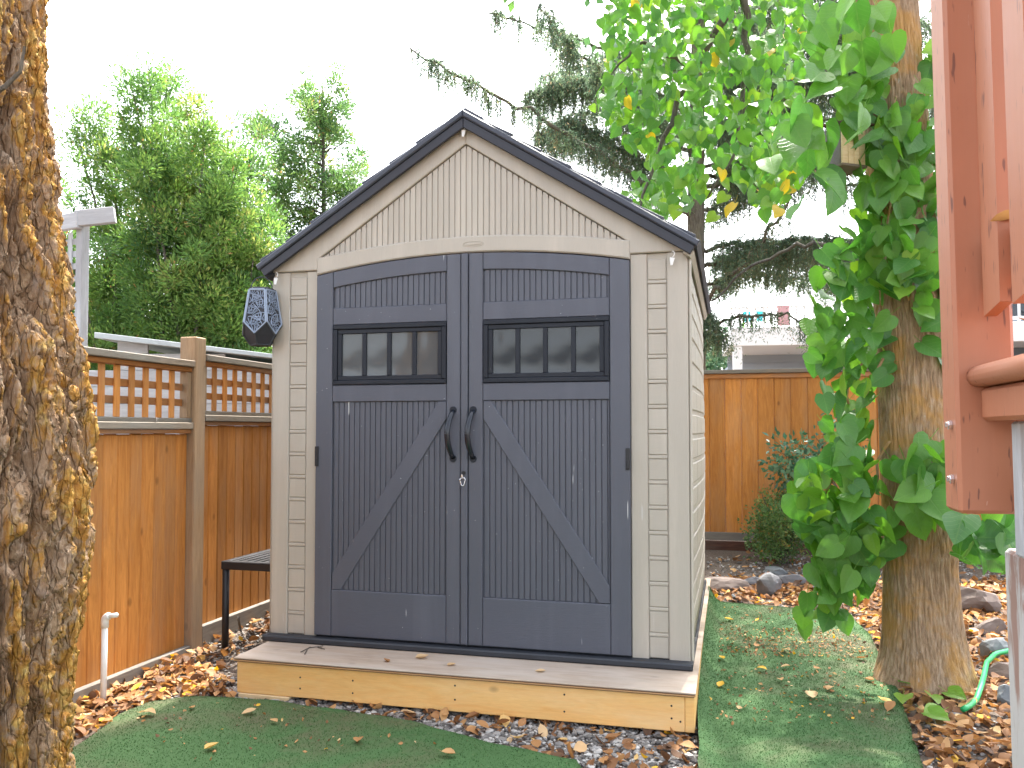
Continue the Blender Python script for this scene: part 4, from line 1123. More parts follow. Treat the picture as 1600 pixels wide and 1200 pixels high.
# hanging limb over the shed roof: smaller leaves farther back
H1 = [(925,-40),(1270,-40),(1262,110),(1240,190),(1262,260),(1235,320),(1200,350),(1165,300),(1120,270),(1085,330),(1040,345),(1000,372),(955,345),(975,310),(1005,250),(960,210),(918,165),(950,110)]
scatter_leaves(H1, 1350, 5.3, 7.0, .068, .105, 2, 12.5, .95, .02, 5)
Y1 = [(1020,330),(1080,290),(1240,230),(1240,330),(1090,350)]
scatter_leaves(Y1, 16, 5.3, 6.2, .09, .12, 11, 13, .8, .8, 9)
LEAVES.sort(key=lambda t: -t[0])
for sz, mt, v in LEAVES[:300]:
    o = bpy.data.objects.new('leaf', HEARTS[v]); C.objects.link(o); o.parent = lt
    o.matrix_local = Matrix.Translation(-lt_c) @ mt
def join_leaves(name, items, parent, off):
    V = []; F = []; UV = []; VA = []; k = 0
    for sz, mt, v in items:
        me = HEARTS[v]; n = len(me.vertices)
        co = np.zeros(n*3, dtype=np.float32); me.vertices.foreach_get('co', co); co = co.reshape(-1,3)
        mm = np.array(Matrix.Translation(-off) @ mt); V.append(co @ mm[:3,:3].T + mm[:3,3])
        va = np.zeros(n, dtype=np.float32); me.attributes['var'].data.foreach_get('value', va); VA.append(va)
        for p in me.polygons: F.append(tuple(i+k for i in p.vertices))
        uv = np.zeros(len(me.loops)*2, dtype=np.float32); me.uv_layers[0].data.foreach_get('uv', uv); UV.append(uv); k += n
    me = bpy.data.meshes.new(name); me.from_pydata(np.concatenate(V).tolist(), [], F); me.shade_smooth()
    u = me.uv_layers.new(name='UVMap'); u.data.foreach_set('uv', np.concatenate(UV))
    a = me.attributes.new('var', 'FLOAT', 'POINT'); a.data.foreach_set('value', np.concatenate(VA))
    o = link(name, me, M['linden'], parent); o['kind'] = 'stuff'; return o
join_leaves('crown_leaves', LEAVES[300:], lt, lt_c)
# the crown above the picture that shades the yard
def upper_crown():
    cent = []; spread = []; tone = []
    for _ in range(260):
        a = rnd.uniform(0, 6.28); r_ = 3.3*math.sqrt(rnd.random()); h = rnd.uniform(5.4, 8.4)
        cent.append(Vector((2.4 + r_*math.cos(a), 5.9 + r_*math.sin(a), h))); spread.append(rnd.uniform(.25,.5)); tone.append(rnd.gauss(0,1))
    crown('upper_crown', cent, spread, 34, (.09,.14), (.07,.10), M['cedar_leaf'], lt, lt_c, tone, .35, .2, -.6, .01)
# linden limbs and sucker stems
def limb(pts, r0, r1, m, parent, off, name='limb', n=7):
    p = chain([Vector(q) for q in pts], max(8, len(pts)*4)); k = len(p)
    for i in range(1, k-1): p[i] = p[i] + Vector((rnd.gauss(0,.012), rnd.gauss(0,.012), rnd.gauss(0,.012)))
    return MB().tube([q-off for q in p], [r0+(r1-r0)*i/(k-1) for i in range(k)], n).build(name, m, parent, True)
LT = M['bark_grey']
top = lt_c + Vector((lc(3.9)[0], 0, 3.9))
limb([top, P(1250,-160,5.0), P(1160,-20,5.8), P(1085,110,6.1), P(1030,230,6.0), P(1000,330,5.8)], .06, .008, LT, lt, lt_c)
limb([P(1160,-20,5.8), P(1170,110,5.9), P(1150,240,5.8), P(1105,310,5.7)], .028, .006, LT, lt, lt_c)
limb([P(1085,110,6.1), P(1000,60,6.0), P(950,130,5.9)], .02, .005, LT, lt, lt_c)
limb([top, P(1290,20,4.1), P(1300,110,3.9), P(1330,200,3.8)], .03, .006, LT, lt, lt_c)
limb([P(1330,200,3.8), P(1260,180,3.75), P(1215,230,3.7)], .008, .003, LT, lt, lt_c)
for st in ([(1375,480),(1330,600),(1320,760),(1330,900)], [(1380,560),(1310,700),(1275,820),(1290,950)], [(1390,690),(1350,800),(1330,880),(1290,970)],
           [(1400,150),(1390,300),(1380,420),(1375,480)], [(1440,120),(1450,260),(1455,400),(1460,520)], [(1410,210),(1425,330),(1420,470)]):
    limb([P(x, y, trunk_front(x, y)-.05) for x, y in st], .007, .0035, M['bark_linden'], lt, lt_c, 'stem', 6)
limb([P(1300,385,4.4), P(1240,380,4.6), P(1170,420,4.9), P(1112,470,5.0)], .012, .006, LT, lt, lt_c)

# birdhouse on the linden
bp = P(1322, 262, 3.93)
bh = empty('birdhouse', bp, R(18), 'small pale wooden birdhouse with dark roof fixed to the linden trunk', 'birdhouse')
MB().cbox(-.072,.072,-.062,.075,-.012,.0,.002).build('floor', M['cedar_grey'], bh)
for k in range(4): MB().cbox(-.066+.033*k+.0005,-.066+.033*(k+1)-.001,-.056,-.044,.0005,.17,.002).build('plank', M['pine_pale'], bh)
MB().cbox(-.066,-.054,-.0435,.07,.0005,.19,.002).build('side_wall', M['grey_lumber'], bh); MB().cbox(.054,.066,-.0435,.07,.0005,.19,.002).build('side_wall', M['grey_lumber'], bh)
MB().cbox(-.085,.085,-.10,.085,-.006,.006,.002).build('roof', M['brown_lumber'], bh, loc=(0,0,.203), rot=(R(12),0,0))

# ---- shrubby conifers seen over the left fence
def clump_leaves(cent, per, spread, up=.8):
    n = len(cent)*per; c = np.repeat(np.asarray(cent), per, axis=0)
    off = rng.normal(0, 1, (n,3)); off /= np.maximum(.3, np.linalg.norm(off, axis=1, keepdims=True)); off *= (rng.random((n,1))**.45)*np.repeat(np.asarray(spread), per).reshape(-1,1)
    return c + off, off
def crown(name, cent, spread, per, Lr, Wr, m, parent, off0, tone, vmean=.45, vsd=.2, upw=.9, brown=.02):
    pos, off = clump_leaves(cent, per, spread); n = len(pos)
    d = off*2.0/np.maximum(.05, np.linalg.norm(off, axis=1, keepdims=True)) + rng.normal(0,.5,(n,3)); d[:,2] += upw
    tn = np.repeat(np.asarray(tone), per)
    va = np.clip(rng.normal(vmean, vsd*.6, n) + tn*vsd, 0, .93); va[rng.random(n) < brown] = 1.0
    o = blades(name, pos - np.array(off0), d, rng.normal(0,1,(n,3)), rng.uniform(*Lr, n), rng.uniform(*Wr, n), va, m, parent); o['kind'] = 'stuff'
    return o
upper_crown()
def big_bush():
    yb = 9.6; base = Vector((P(270, 560, yb).x, yb, 0))
    o = empty('cedar_bush', base, 0, 'big feathery light-green cedar bush behind the left fence', 'tree')
    # outline top in image: list of (px, py) of stem tips
    tips = [(385,270),(410,335),(425,380),(395,420),(345,270),(280,230),(95,338),(120,198),(150,158),(205,133),(232,103),(262,118),(290,158),(318,173),(345,213),(372,258),(398,243),(330,268),(180,248),(260,238),(225,338),(130,418),(300,358),(370,378),(400,368),(60,368),(20,338),(-30,368),(420,438),(190,438),(280,458),(350,468),(240,508),(120,518),(400,508),(320,538),(160,538)]
    cent = []; spread = []; tone = []
    for i, (tx, ty) in enumerate(tips):
        d = yb + rnd.uniform(-.9,.9); t = P(tx, ty, d); b0 = base + Vector((rnd.uniform(-.7,.7)+ (t.x-base.x)*.35, rnd.uniform(-.5,.5), 0))
        mid = b0.lerp(t, .5) + Vector((0,0,.15))
        limb([b0, mid, t], .035, .006, M['bark_grey'], o, base, 'stem', 6)
        L = (t-b0).length; n = int(9 + L*5.6); tn = rnd.gauss(0, .6)
        for k in range(n):
            u = 1 - (k/n)*rnd.uniform(.55,.85); p = b0.lerp(t, u); w = .10 + .42*(1-u)
            p = p + Vector((rnd.gauss(0,w*.7), rnd.gauss(0,w*.7), rnd.gauss(0,.10)))
            if p.z < .5: continue
            cent.append(p); spread.append(rnd.uniform(.10,.26)); tone.append(tn + rnd.gauss(0,.7))
    crown('crown', cent, spread, 235, (.04,.08), (.013,.023), M['cedar_leaf'], o, base, tone, .5, .22, .9, .007)
big_bush()
def slim_conifer():
    yb = 11.5; b = P(505, 560, yb); base = Vector((b.x, yb, 0)); o = empty('slim_conifer', base, 0, 'slim upright conifer with airy tiers left of the shed roof', 'tree')
    t = P(503, 128, yb); limb([base, base.lerp(t,.5)+Vector((.03,0,0)), t], .075, .012, M['bark_grey'], o, base, 'trunk', 8)
    cent = []; spread = []; tone = []
    for (px, py) in ((520,135),(498,155),(478,165),(468,150),(535,165),(505,190),(488,200),(525,205),(480,215),(545,215),(470,240),(500,235),(455,240),(440,225),(425,195),(405,190),(412,210),(548,260),(560,275),(535,290),(470,265),(500,280),(455,280),(520,300),(560,300),(480,300),(440,300),(500,330),(540,320),(560,340),(470,330),(450,345),(430,330),(520,350),(480,360),(500,380),(540,370),(425,300),(418,260),(440,370),(460,400),(500,420),(430,420)):
        d = yb + rnd.uniform(-.5,.5); e = P(px, py, d); s = base.lerp(t, min(.96, max(.2, (e.z-.25)/t.z)))
        if (e-s).length > .15: limb([s, s.lerp(e,.6)+Vector((0,0,-.04)), e], .016, .004, M['bark_grey'], o, base, 'branch', 5)
        for _ in range(5):
            cent.append(e + Vector((rnd.gauss(0,.10), rnd.gauss(0,.15), rnd.gauss(0,.09)))); spread.append(rnd.uniform(.09,.19)); tone.append(rnd.gauss(0,1))
    crown('crown', cent, spread, 135, (.045,.08), (.014,.024), M['conifer_leaf'], o, base, tone, .45, .22)
slim_conifer()
# ---- spruce with drooping twigs behind the shed
def spruce():
    yb = 9.2; b = P(1087, 560, yb); base = Vector((b.x, yb, .2)); o = empty('spruce_tree', base, 0, 'tall spruce with grey trunk and drooping needles behind the shed', 'tree')
    tp = P(1100, -420, yb); MB().tube([p-base for p in chain([base-Vector((0,0,.3)), P(1087,300,yb), tp], 14)], [.115-.0045*i for i in range(14)], 14).build('trunk', M['bark_grey'], o, True)
    branches = [  # image polylines with distance
        ([(1085,345,9.2),(940,240,8.9),(780,150,8.6),(640,75,8.4)], .030, .25, 60),
        ([(1090,250,9.2),(990,150,9.0),(905,85,8.8),(840,10,8.6)], .026, .35, 60),
        ([(1088,300,9.2),(980,240,9.3),(890,190,9.4),(830,215,9.4)], .022, .45, 120),
        ([(1088,180,9.2),(960,120,9.6),(880,130,9.7),(815,160,9.7)], .022, .45, 120),
        ([(1090,120,9.2),(900,60,9.4),(760,20,9.3)], .022, .3, 40),
        ([(1095,480,9.2),(1160,420,8.8),(1225,330,8.5),(1260,250,8.3)], .026, .20, 22),
        ([(1100,510,9.2),(1160,492,8.9),(1240,490,8.6),(1300,520,8.4),(1345,545,8.3)], .016, .22, 26),
        ([(1095,420,9.2),(1180,390,9.5),(1270,400,9.8),(1345,430,10)], .024, .38, 100),
        ([(1095,385,9.2),(1190,378,9.0),(1290,372,8.8),(1380,395,8.6)], .024, .42, 95),
        ([(1095,450,9.2),(1150,430,9.7),(1230,432,10.0),(1330,450,10.4)], .02, .28, 60),
        ([(1092,300,9.2),(1220,230,9.4),(1330,200,9.6),(1420,190,9.8)], .028, .60, 165),
        ([(1092,230,9.2),(1220,140,9.2),(1330,100,9.2),(1430,100,9.2)], .028, .60, 165),
        ([(1092,150,9.2),(1220,70,9.6),(1330,40,9.8),(1440,40,10)], .026, .60, 150),
        ([(1092,260,9.2),(1240,265,9.8),(1330,290,10),(1420,300,10.2)], .022, .42, 60),
        ([(1092,60,9.2),(1230,-10,9.2),(1400,-40,9.2)], .024, .55, 70),
        ([(1095,330,9.2),(1140,320,9.6),(1180,290,9.8)], .014, .30, 22),
        ([(1440,150,10),(1520,200,10.4),(1600,230,10.6)], .02, .6, 70),
        ([(1440,40,10),(1530,110,10.4),(1620,150,10.6)], .02, .6, 60),
        ([(1100,470,9.2),(1110,500,9.0),(1125,540,8.9)], .012, .28, 28),
        ([(1092,200,9.2),(1180,190,10.2),(1270,170,10.6),(1370,160,10.8)], .022, .55, 90),
        ([(1092,110,9.2),(1190,120,10.4),(1290,120,10.8),(1380,130,11)], .022, .55, 90),
        ([(1092,280,9.2),(1190,262,10.4),(1290,240,10.8),(1360,250,11)], .020, .45, 70),
        ([(1092,30,9.2),(1180,40,10.4),(1290,20,10.8),(1400,10,11)], .022, .55, 80),
        ([(1088,220,9.2),(1010,190,10.2),(930,170,10.6),(860,200,10.8)], .020, .50, 85),
        ([(1088,90,9.2),(1000,90,10.2),(920,100,10.6),(850,120,10.8)], .020, .45, 70),
    ]
    pos = []; dr = []; va = []; cnt = 0
    twm = MB()
    for pts, r0, hang, n in branches:
        p3 = [P(*q) for q in pts]; ch = chain(p3, 24)
        for i in range(1, 23): ch[i] += Vector((rnd.gauss(0,.02), rnd.gauss(0,.03), rnd.gauss(0,.02)))
        MB().tube([q-base for q in ch], [r0*(1-.8*i/23)+.003 for i in range(24)], 6).build('branch', M['bark_grey'], o, True)
        for k in range(int(n*1.9)):
            u = rnd.uniform(.12, 1.0); i = int(u*22.9); s = ch[i].lerp(ch[i+1], u*22.9-i)
            side = Vector((rnd.gauss(0,.5), rnd.gauss(0,.9), rnd.gauss(-.1,.25))); ln = hang*rnd.uniform(.35,1.1)
            m1 = s + side.normalized()*ln*.45; e = m1 + Vector((side.x*.15, side.y*.15, -1)).normalized()*ln*.7
            tws = chain([s, s.lerp(m1,.6)+Vector((0,0,.02)), m1, e], 7)
            twm.tube([q-base for q in tws], [.005,.005,.004,.004,.003,.003,.002], 4, False)
            tv = rnd.gauss(.42,.2)
            nn = int(60 + ln*300)
            for _ in range(nn):
                t = rnd.random(); j = int(t*5.99); q = tws[j].lerp(tws[j+1], t*5.99-j); td = (tws[j+1]-tws[j]).normalized()
                if rnd.random() < .5:    # short side shoots
                    q = q + Vector((rnd.gauss(0,.07), rnd.gauss(0,.07), rnd.gauss(-.04,.06)))
                pos.append(q-base); dr.append(td*.9 + Vector((rnd.gauss(0,.7), rnd.gauss(0,.7), rnd.gauss(-.1,.5)))); va.append(min(.95, max(0, tv+rnd.gauss(0,.15))) if rnd.random() > .04 else 1.0)
    twm.build('twigs', M['bark_grey'], o)['kind'] = 'stuff'
    n = len(pos); pos = np.array(pos); dr = np.array(dr)
    b_ = blades('needles', pos, dr, rng.normal(0,1,(n,3)), rng.uniform(.025,.050,n), rng.uniform(.006,.012,n), np.array(va), M['spruce_leaf'], o); b_['kind'] = 'stuff'
spruce()
# ---- pale far tree between shed and neighbour's house
def far_tree():
    y = 24; b = P(1120, 578, y); base = Vector((b.x, y, 0)); o = empty('far_tree', base, 0, 'pale bluish-green distant tree just right of the shed', 'tree')
    limb([base, base+Vector((0,0,3.0))], .12, .03, M['bark_grey'], o, base, 'trunk', 8)
    cent = [base + Vector((rnd.gauss(0,.55), rnd.gauss(0,.6), rnd.uniform(.8,4.0))) for _ in range(120)]
    crown('crown', cent, [rnd.uniform(.2,.4) for _ in cent], 70, (.10,.18), (.06,.10), M['far_leaf'], o, base, [rnd.gauss(0,1) for _ in cent], .5, .25)
far_tree()
# ---- small shrubs before the back fence
def shrub():
    g = G(1222, 880); o = empty('boxwood_shrub', g, 0, 'small bushy light-green shrub at the foot of back fence', 'shrub')
    cent = []; spread = []; tone = []
    for k in range(34):
        a = rnd.uniform(0, 6.28); r_ = rnd.uniform(.05,.34); h = rnd.uniform(.10,.62)*(1.15-r_*.9)
        t = Vector((r_*math.cos(a), r_*math.sin(a)*.7, h))
        MB().tube(chain([(0,0,-.02), (t.x*.5, t.y*.5, t.z*.6), t], 6), [.007,.006,.005,.004,.003,.002], 5).build('stem', M['bark_grey'], o)
        for _ in range(6): cent.append(g + t*rnd.uniform(.7,1.05) + Vector((rnd.gauss(0,.04), rnd.gauss(0,.04), rnd.gauss(0,.04)))); spread.append(.075); tone.append(rnd.gauss(0,1))
    crown('foliage', cent, spread, 34, (.020,.034), (.012,.018), M['box_leaf'], o, g, tone, .5, .25, .6, .006)
shrub()
def glossy_shrub():
    g = G(1330, 880); o = empty('glossy_shrub', g, 0, 'arching shrub with small glossy leaves between fence and linden', 'shrub')
    cent = []; spread = []
    for (tx, ty) in ((1200,698),(1215,715),(1240,690),(1230,740),(1262,720),(1272,680),(1250,760),(1215,730),(1285,745),(1290,700),(1300,640),(1240,705),(1330,640)):
        t = P(tx, ty, g.y - .1 + rnd.uniform(-.2,.2)) - g
        limb([g, g+Vector((t.x*.3, t.y*.3, t.z*.75)), g+t], .008, .002, M['bark_grey'], o, g, 'stem', 5)
        for k in range(4): cent.append(g + t*rnd.uniform(.82,1.02) + Vector((rnd.gauss(0,.05), rnd.gauss(0,.05), rnd.gauss(0,.04)))); spread.append(.09)
    crown('foliage', cent, spread, 16, (.04,.07), (.022,.038), M['glossy_leaf'], o, g, [rnd.gauss(0,1) for _ in cent], .5, .3, -.1, 0)
glossy_shrub()

# ================================================================== GROUND COVER: gravel, litter, rocks, leaves
def in_turf_lawn(p):
    return False
def tris_of(poly_px):
    return [G(x, y) for x, y in poly_px]
def sample_px(poly, n):
    """ground positions spread evenly over the ground area outlined by image points"""
    pts = [G(x, y) for x, y in poly]; pl = [(p.x, p.y) for p in pts]
    x0, x1 = min(p[0] for p in pl), max(p[0] for p in pl); y0_, y1_ = min(p[1] for p in pl), max(p[1] for p in pl); out = []
    while len(out) < n:
        x, y = rnd.uniform(x0, x1), rnd.uniform(y0_, y1_)
        if in_poly(x, y, pl): out.append((x, y))
    return out
LEFT_BED = [(60,1160),(150,1150),(195,1118),(240,1100),(310,1090),(362,1100),(365,1060),(360,1035),(425,990),(425,940),(340,985),(290,1010),(200,1055),(120,1095),(40,1135)]
FRONT_GAP = [(340,1098),(470,1104),(560,1116),(660,1136),(760,1164),(900,1196),(1000,1225),(1090,1225),(1086,1120),(900,1085),(700,1075),(470,1062),(362,1060)]
RIGHT_BED = [(1105,868),(1590,868),(1598,1230),(1452,1230),(1421,1131),(1407,1089),(1379,1034),(1358,988),(1325,960),(1262,956),(1130,941),(1104,941)]
ico = bmesh.new(); bmesh.ops.create_icosphere(ico, subdivisions=1, radius=1)
IV = np.array([v.co[:] for v in ico.verts]); IF = np.array([[v.index for v in f.verts] for f in ico.faces]); ico.free()
def pebbles(name, spots, s0, s1, parent=None):
    V = []; VA = []
    for (x, y) in spots:
        s = rnd.uniform(s0, s1)*(1 if rnd.random() < .85 else 1.7); sc_ = np.array([s*rnd.uniform(.7,1.3), s*rnd.uniform(.7,1.3), s*rnd.uniform(.45,.8)])
        v = IV*sc_*(1+rng.normal(0,.14,(len(IV),1))) ; a = rnd.uniform(0,6.28); ca, sa = math.cos(a), math.sin(a)
        v = np.stack([v[:,0]*ca-v[:,1]*sa, v[:,0]*sa+v[:,1]*ca, v[:,2]], 1) + np.array([x, y, gz(x,y)+s*.3])
        V.append(v[IF].reshape(-1,3)); VA.append(np.full(len(IF)*3, rnd.random()))
    V = np.concatenate(V); me = fast_mesh(name, V, 3, len(V)//3, np.concatenate(VA))
    o = link(name, me, M['gravel'], parent); return o
tag(pebbles('gravel', sample_px(LEFT_BED, 700) + sample_px(FRONT_GAP, 7000) + sample_px(RIGHT_BED, 3000), .0045, .011), 'grey gravel scattered over the beds around shed and fences', 'gravel', kind='stuff')
# dead leaf shape: pointed oval with curl, 10 triangles
def dead_leaf_verts(seed):
    r_ = random.Random(seed); fold = r_.uniform(.15,.75); curl = r_.uniform(-.9,1.1); tw_ = r_.uniform(-.5,.5)
    out = [(0,-.5),(.26,-.28),(.34,.0),(.24,.28),(0,.58)]
    def z(x, y): return fold*abs(x) + curl*(y*y)*.55 + tw_*x*y
    mid = [(0,-.5),(0,-.24),(0,.02),(0,.30),(0,.58)]
    V = [(x, y, z(x,y)) for x, y in mid] + [(x, y, z(x,y)) for x, y in out[1:4]] + [(-x, y, z(x,y)) for x, y in out[1:4]]
    F = [(0,5,1),(1,5,6,2),(2,6,7,3),(3,7,4),(0,1,8),(1,2,9,8),(2,3,10,9),(3,4,10)]
    V += [(-.012,-.5,z(0,.5)),(.012,-.5,z(0,.5)),(.0,-.82,z(0,.5)+.10)]; F += [(11,12,13)]
    return V, F
DL = [dead_leaf_verts(k) for k in range(10)]
def litter(name, spots, s0, s1, vfun, zup):
    V = []; F = []; VA = []; k = 0
    for (x, y) in spots:
        v, f = DL[rnd.randrange(10)]; s = rnd.uniform(s0, s1)
        rot = Matrix.Rotation(rnd.uniform(0,6.28),3,'Z') @ Matrix.Rotation(rnd.gauss(0,.45),3,'X') @ Matrix.Rotation(rnd.gauss(0,.45) + (math.pi if rnd.random() < .4 else 0),3,'Y')
        o = Vector((x, y, gz(x,y)+zup+rnd.uniform(.0,min(.028, s*.5))))
        V += [tuple(o + rot @ (Vector(p)*s)) for p in v]; F += [tuple(i+k for i in ff) for ff in f]; va = vfun(); VA += [va]*len(v); k += len(v)
    me = bpy.data.meshes.new(name); me.from_pydata(V, [], F); me.shade_smooth()
    a = me.attributes.new('var', 'FLOAT', 'POINT'); a.data.foreach_set('value', np.array(VA, dtype=np.float32))
    return link(name, me, M['dead_leaf'])
def vmix(): 
    return min(.96, max(0, rnd.gauss(.42,.27))) if rnd.random() > .035 else 1.0
L1 = sample_px([(60,1160),(150,1150),(195,1118),(240,1100),(310,1090),(362,1100),(362,1068),(300,1040),(250,1030),(200,1055),(120,1095),(40,1135)], 560) + sample_px(LEFT_BED, 380)
L2 = sample_px([(470,1104),(560,1116),(760,1164),(900,1196),(1000,1225),(1090,1225),(1086,1132),(900,1110),(700,1092),(470,1086)], 330)
L2 += sample_px([(480,1088),(1080,1128),(1080,1110),(480,1074)], 220)
L3 = sample_px([(1105,905),(1330,905),(1420,920),(1598,905),(1598,1230),(1452,1230),(1421,1131),(1407,1089),(1379,1034),(1358,988),(1325,960),(1262,956),(1130,941),(1104,941)], 3300) + sample_px(RIGHT_BED, 500)
tag(litter('leaf_litter', L1+L2+L3, .020, .070, vmix, .006), 'brown and orange fallen leaves littering the beds', 'leaf litter', kind='stuff')

CR = sample_px([(1110,950),(1300,962),(1390,1080),(1400,1140),(1100,1140)], 520) + sample_px([(1120,990),(1330,985),(1370,1035),(1130,1030)], 420) + sample_px([(190,1130),(330,1100),(520,1120),(700,1170),(300,1200)], 70)
tag(litter('leaf_crumbs', CR, .008, .022, vmix, .020), 'tiny broken bits of dry leaf on the turf', 'leaf litter', kind='stuff')
# ---- rocks
def rock(px, py, w, h, mname, label, seed, flat=1.0, dpt=.8):
    g = G(px, py); s = g.y/FPX; rx = w*.42*s; rz = h*.36*s
    bm = bmesh.new(); bmesh.ops.create_icosphere(bm, subdivisions=3, radius=1); r_ = random.Random(seed)
    planes = [(Vector((r_.gauss(0,1), r_.gauss(0,1), r_.gauss(.25,.8))).normalized(), r_.uniform(.55,.85)) for _ in range(11)]
    for v in bm.verts:
        co = v.co.copy()
        for n_, d_ in planes:
            q = co.dot(n_)
            if q > d_: co -= n_*(q-d_)
        co += co*mnoise.noise(co*2.5+Vector((seed,0,0)))*.10 + co*mnoise.noise(co*7+Vector((seed,3,0)))*.03
        v.co = Vector((co.x*rx*1.25, co.y*rx*dpt*1.2, co.z*rz*1.5))
    me = bpy.data.meshes.new('rock'); bm.to_mesh(me); bm.free()
    o = link('rock', me, M[mname], None, (g.x, g.y + rx*dpt*.6, g.z + rz*.55), (0, 0, r_.uniform(-.4,.4)))
    tag(o, label, 'rock', 'rocks edging the garden bed')
rock(1137, 925, 92, 30, 'rock_brown', 'flat brown rock beside shed corner at the edge of the bed', 1)
rock(1205, 932, 44, 46, 'rock', 'dark angular rock in the middle of the bed edge', 2)
rock(1242, 916, 50, 26, 'rock', 'grey rock right of the dark angular one, under linden leaves', 3)
rock(1175, 918, 40, 22, 'rock', 'small low grey rock left of the dark angular one', 4)
rock(1215, 898, 44, 18, 'slate', 'small slate-grey rock in front of bushy shrub', 5)
rock(1145, 939, 20, 14, 'slate', 'tiny pale stone at the back edge of turf strip', 6)
rock(1300, 925, 60, 34, 'rock', 'grey rock hidden behind drooping linden leaves', 7)
rock(1530, 958, 96, 62, 'rock_brown', 'large dark boulder right of the linden trunk', 8)
rock(1556, 992, 60, 36, 'rock_brown', 'brown rock below the large boulder near the deck support', 9)
rock(1560, 1030, 60, 44, 'slate', 'blue-grey slate slab behind the green hose', 10, dpt=.6)
rock(1570, 1062, 56, 36, 'rock_brown', 'brown rock that the green hose bends around', 11)
rock(1580, 1105, 50, 44, 'slate', 'slate slab at right edge in front of the hose', 12, dpt=.6)
rock(1500, 1128, 40, 14, 'slate', 'small flat slate chip among leaves by the hose end', 13)
rock(1455, 935, 70, 40, 'rock', 'grey rock standing behind the linden trunk', 14)

# ---- hose
hp = [(1640,1026),(1600,1028),(1578,1027),(1556,1032),(1542,1046),(1538,1066),(1534,1082),(1526,1096),(1516,1106),(1505,1112)]
pts = chain([G(x, y, .03) + Vector((0,0,.035 if 1 < i < 7 else .01)) for i, (x, y) in enumerate(hp)], 40)
ho = MB().tube(pts, .0125, 10).build('garden_hose', M['hose'], None, True); tag(ho, 'bright green garden hose curving out of leaves by the linden', 'hose')

# ---- leafy seedlings at the foot of the linden
g = G(1455, 1098); sd_ = empty('linden_seedling', g, 0, 'low cluster of pale green leaves at foot of linden trunk', 'plant')
for (px, py, s, v) in ((1412,1085,.085,12),(1455,1085,.085,11),(1480,1080,.09,10),(1448,1112,.095,10),(1470,1110,.09,11),(1405,1062,.085,9)):
    q = G(px, py, .05); o = bpy.data.objects.new('leaf', HEARTS[v]); C.objects.link(o); o.parent = sd_
    o.matrix_local = Matrix.Translation(-g) @ leaf_matrix(q, (rnd.gauss(0,1), -1, -.1), (rnd.gauss(0,.3), -.35, 1), s)

# ---- single fallen leaves on turf, platform, bench and deck
def single(pos, size, var, seed, tilt=.3):
    v, f = DL[seed % 10]; me = bpy.data.meshes.new('fallen_leaf'); me.from_pydata([tuple(Vector(p)*size) for p in v], [], f); me.shade_smooth()
    a = me.attributes.new('var', 'FLOAT', 'POINT'); a.data.foreach_set('value', np.full(len(v), var, dtype=np.float32))
    zmin = min(p[2] for p in v)*size
    o = link('fallen_leaf', me, M['dead_leaf'], None, pos + Vector((0,0,.002-zmin)), (rnd.gauss(0,tilt*.4), rnd.gauss(0,tilt*.4), rnd.uniform(0,6.28)))
    return o
ORD = ['first','second','third','fourth','fifth','sixth','seventh','eighth','ninth','tenth','eleventh','twelfth','thirteenth','fourteenth','fifteenth','sixteenth','seventeenth','eighteenth']
def colour_word(v): return 'yellow' if v > .96 else ('pale tan' if v > .8 else ('orange-tan' if v > .5 else 'brown'))
def leaf_set(items, place, fn, group):
    items = sorted(items)
    for k, (px, py, s, v) in enumerate(items):
        o = single(fn(px, py), s, v, int(px*7+py)); tag(o, f'{colour_word(v)} fallen leaf on {place}, {ORD[k]} from the left', 'leaf', group)
def turf_up(px, py): return G(px, py, .024) + Vector((0,0,.004))
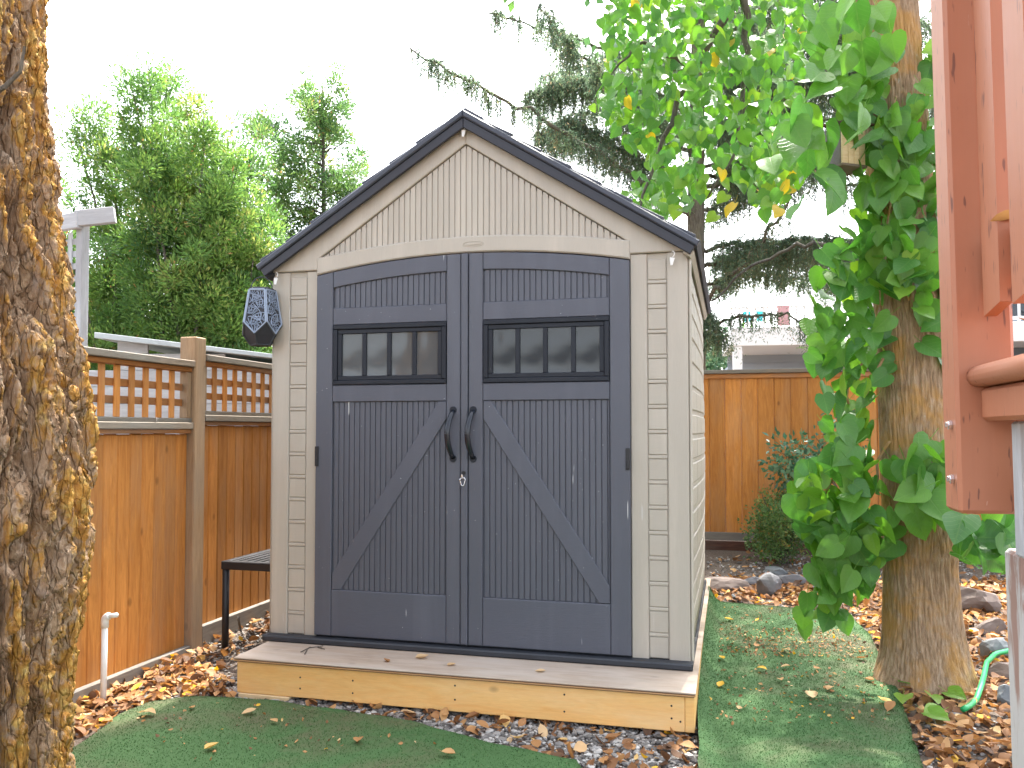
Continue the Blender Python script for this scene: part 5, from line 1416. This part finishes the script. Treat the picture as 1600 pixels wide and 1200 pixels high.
leaf_set([(1138,969,.05,1),(1183,970,.035,1),(1128,1030,.045,1),(1191,1047,.05,1),(1126,1071,.055,1),(1106,1096,.06,.98),(1268,1090,.085,.9),(1297,1078,.06,.8),(1228,1018,.06,.85),(1228,1043,.05,.85),(1182,1011,.05,.55),(1219,1064,.05,.7),(1276,1046,.04,.6),(1391,1107,.07,.5),(1383,1097,.06,.97),(1358,1064,.05,.6),(1155,1108,.04,.85),(1345,1030,.05,.5)], 'the right turf strip', turf_up, 'leaves lying on the right turf')
leaf_set([(390,1115,.06,.88),(428,1129,.045,.8),(230,1117,.08,.86),(300,1108,.04,.7),(560,1160,.06,.6),(330,1170,.06,.97),(700,1180,.06,.75)], 'the front turf lawn', turf_up, 'leaves lying on the front turf')
def ply(px, py):
    r_ = ray(px, py); t = (PT - CZ)/r_.z; return Vector((0,0,CZ)) + r_*t
leaf_set([(452,1001,.05,.8),(470,1004,.045,.82),(604,1034,.04,.45),(659,1029,.06,.9),(705,1040,.045,.88),(845,1050,.045,.92),(389,1010,.05,.5)], 'the plywood platform', ply, 'leaves lying on the platform')
ol = single(P(404, 854, 5.35), .09, .92, 3); tag(ol, 'pale curled leaf lying on the black bench', 'leaf')
dw = lambda x, y, z: dk.matrix_basis @ Vector((x, y, z))
o1 = single(dw(.055, -.115, .45), .05, .7, 5); tag(o1, 'curled orange-brown leaf on the salmon bottom rail of the deck', 'leaf')
o2 = single(dw(.10, -.06, .30), .045, .45, 8); tag(o2, 'shrivelled orange leaf low between deck pickets', 'leaf')
# twig on the plywood
t0 = ply(482, 1014); tg = MB(); 
for a, b in (((470,1020),(485,1013)),((485,1013),(505,1011)),((480,1016),(476,1024)),((495,1012),(507,1016))):
    tg.tube([ply(*a)+Vector((0,0,.004)), ply(*b)+Vector((0,0,.006))], .0025, 5)
tgo = tg.build('twig', M['bark_grey'], None); tag(tgo, 'thin dark forked twig lying on the plywood platform', 'twig')
rt_ = [P(372,965,4.62), G(376,985,.05), G(384,1000,.04), G(395,1008,.02)]
ro = MB().tube(chain(rt_, 12), [.008-.0004*i for i in range(12)], 6).build('dry_stem', M['grey_lumber'], None, True); tag(ro, 'bent pale dry stem sticking out of the leaves by bench', 'stem')
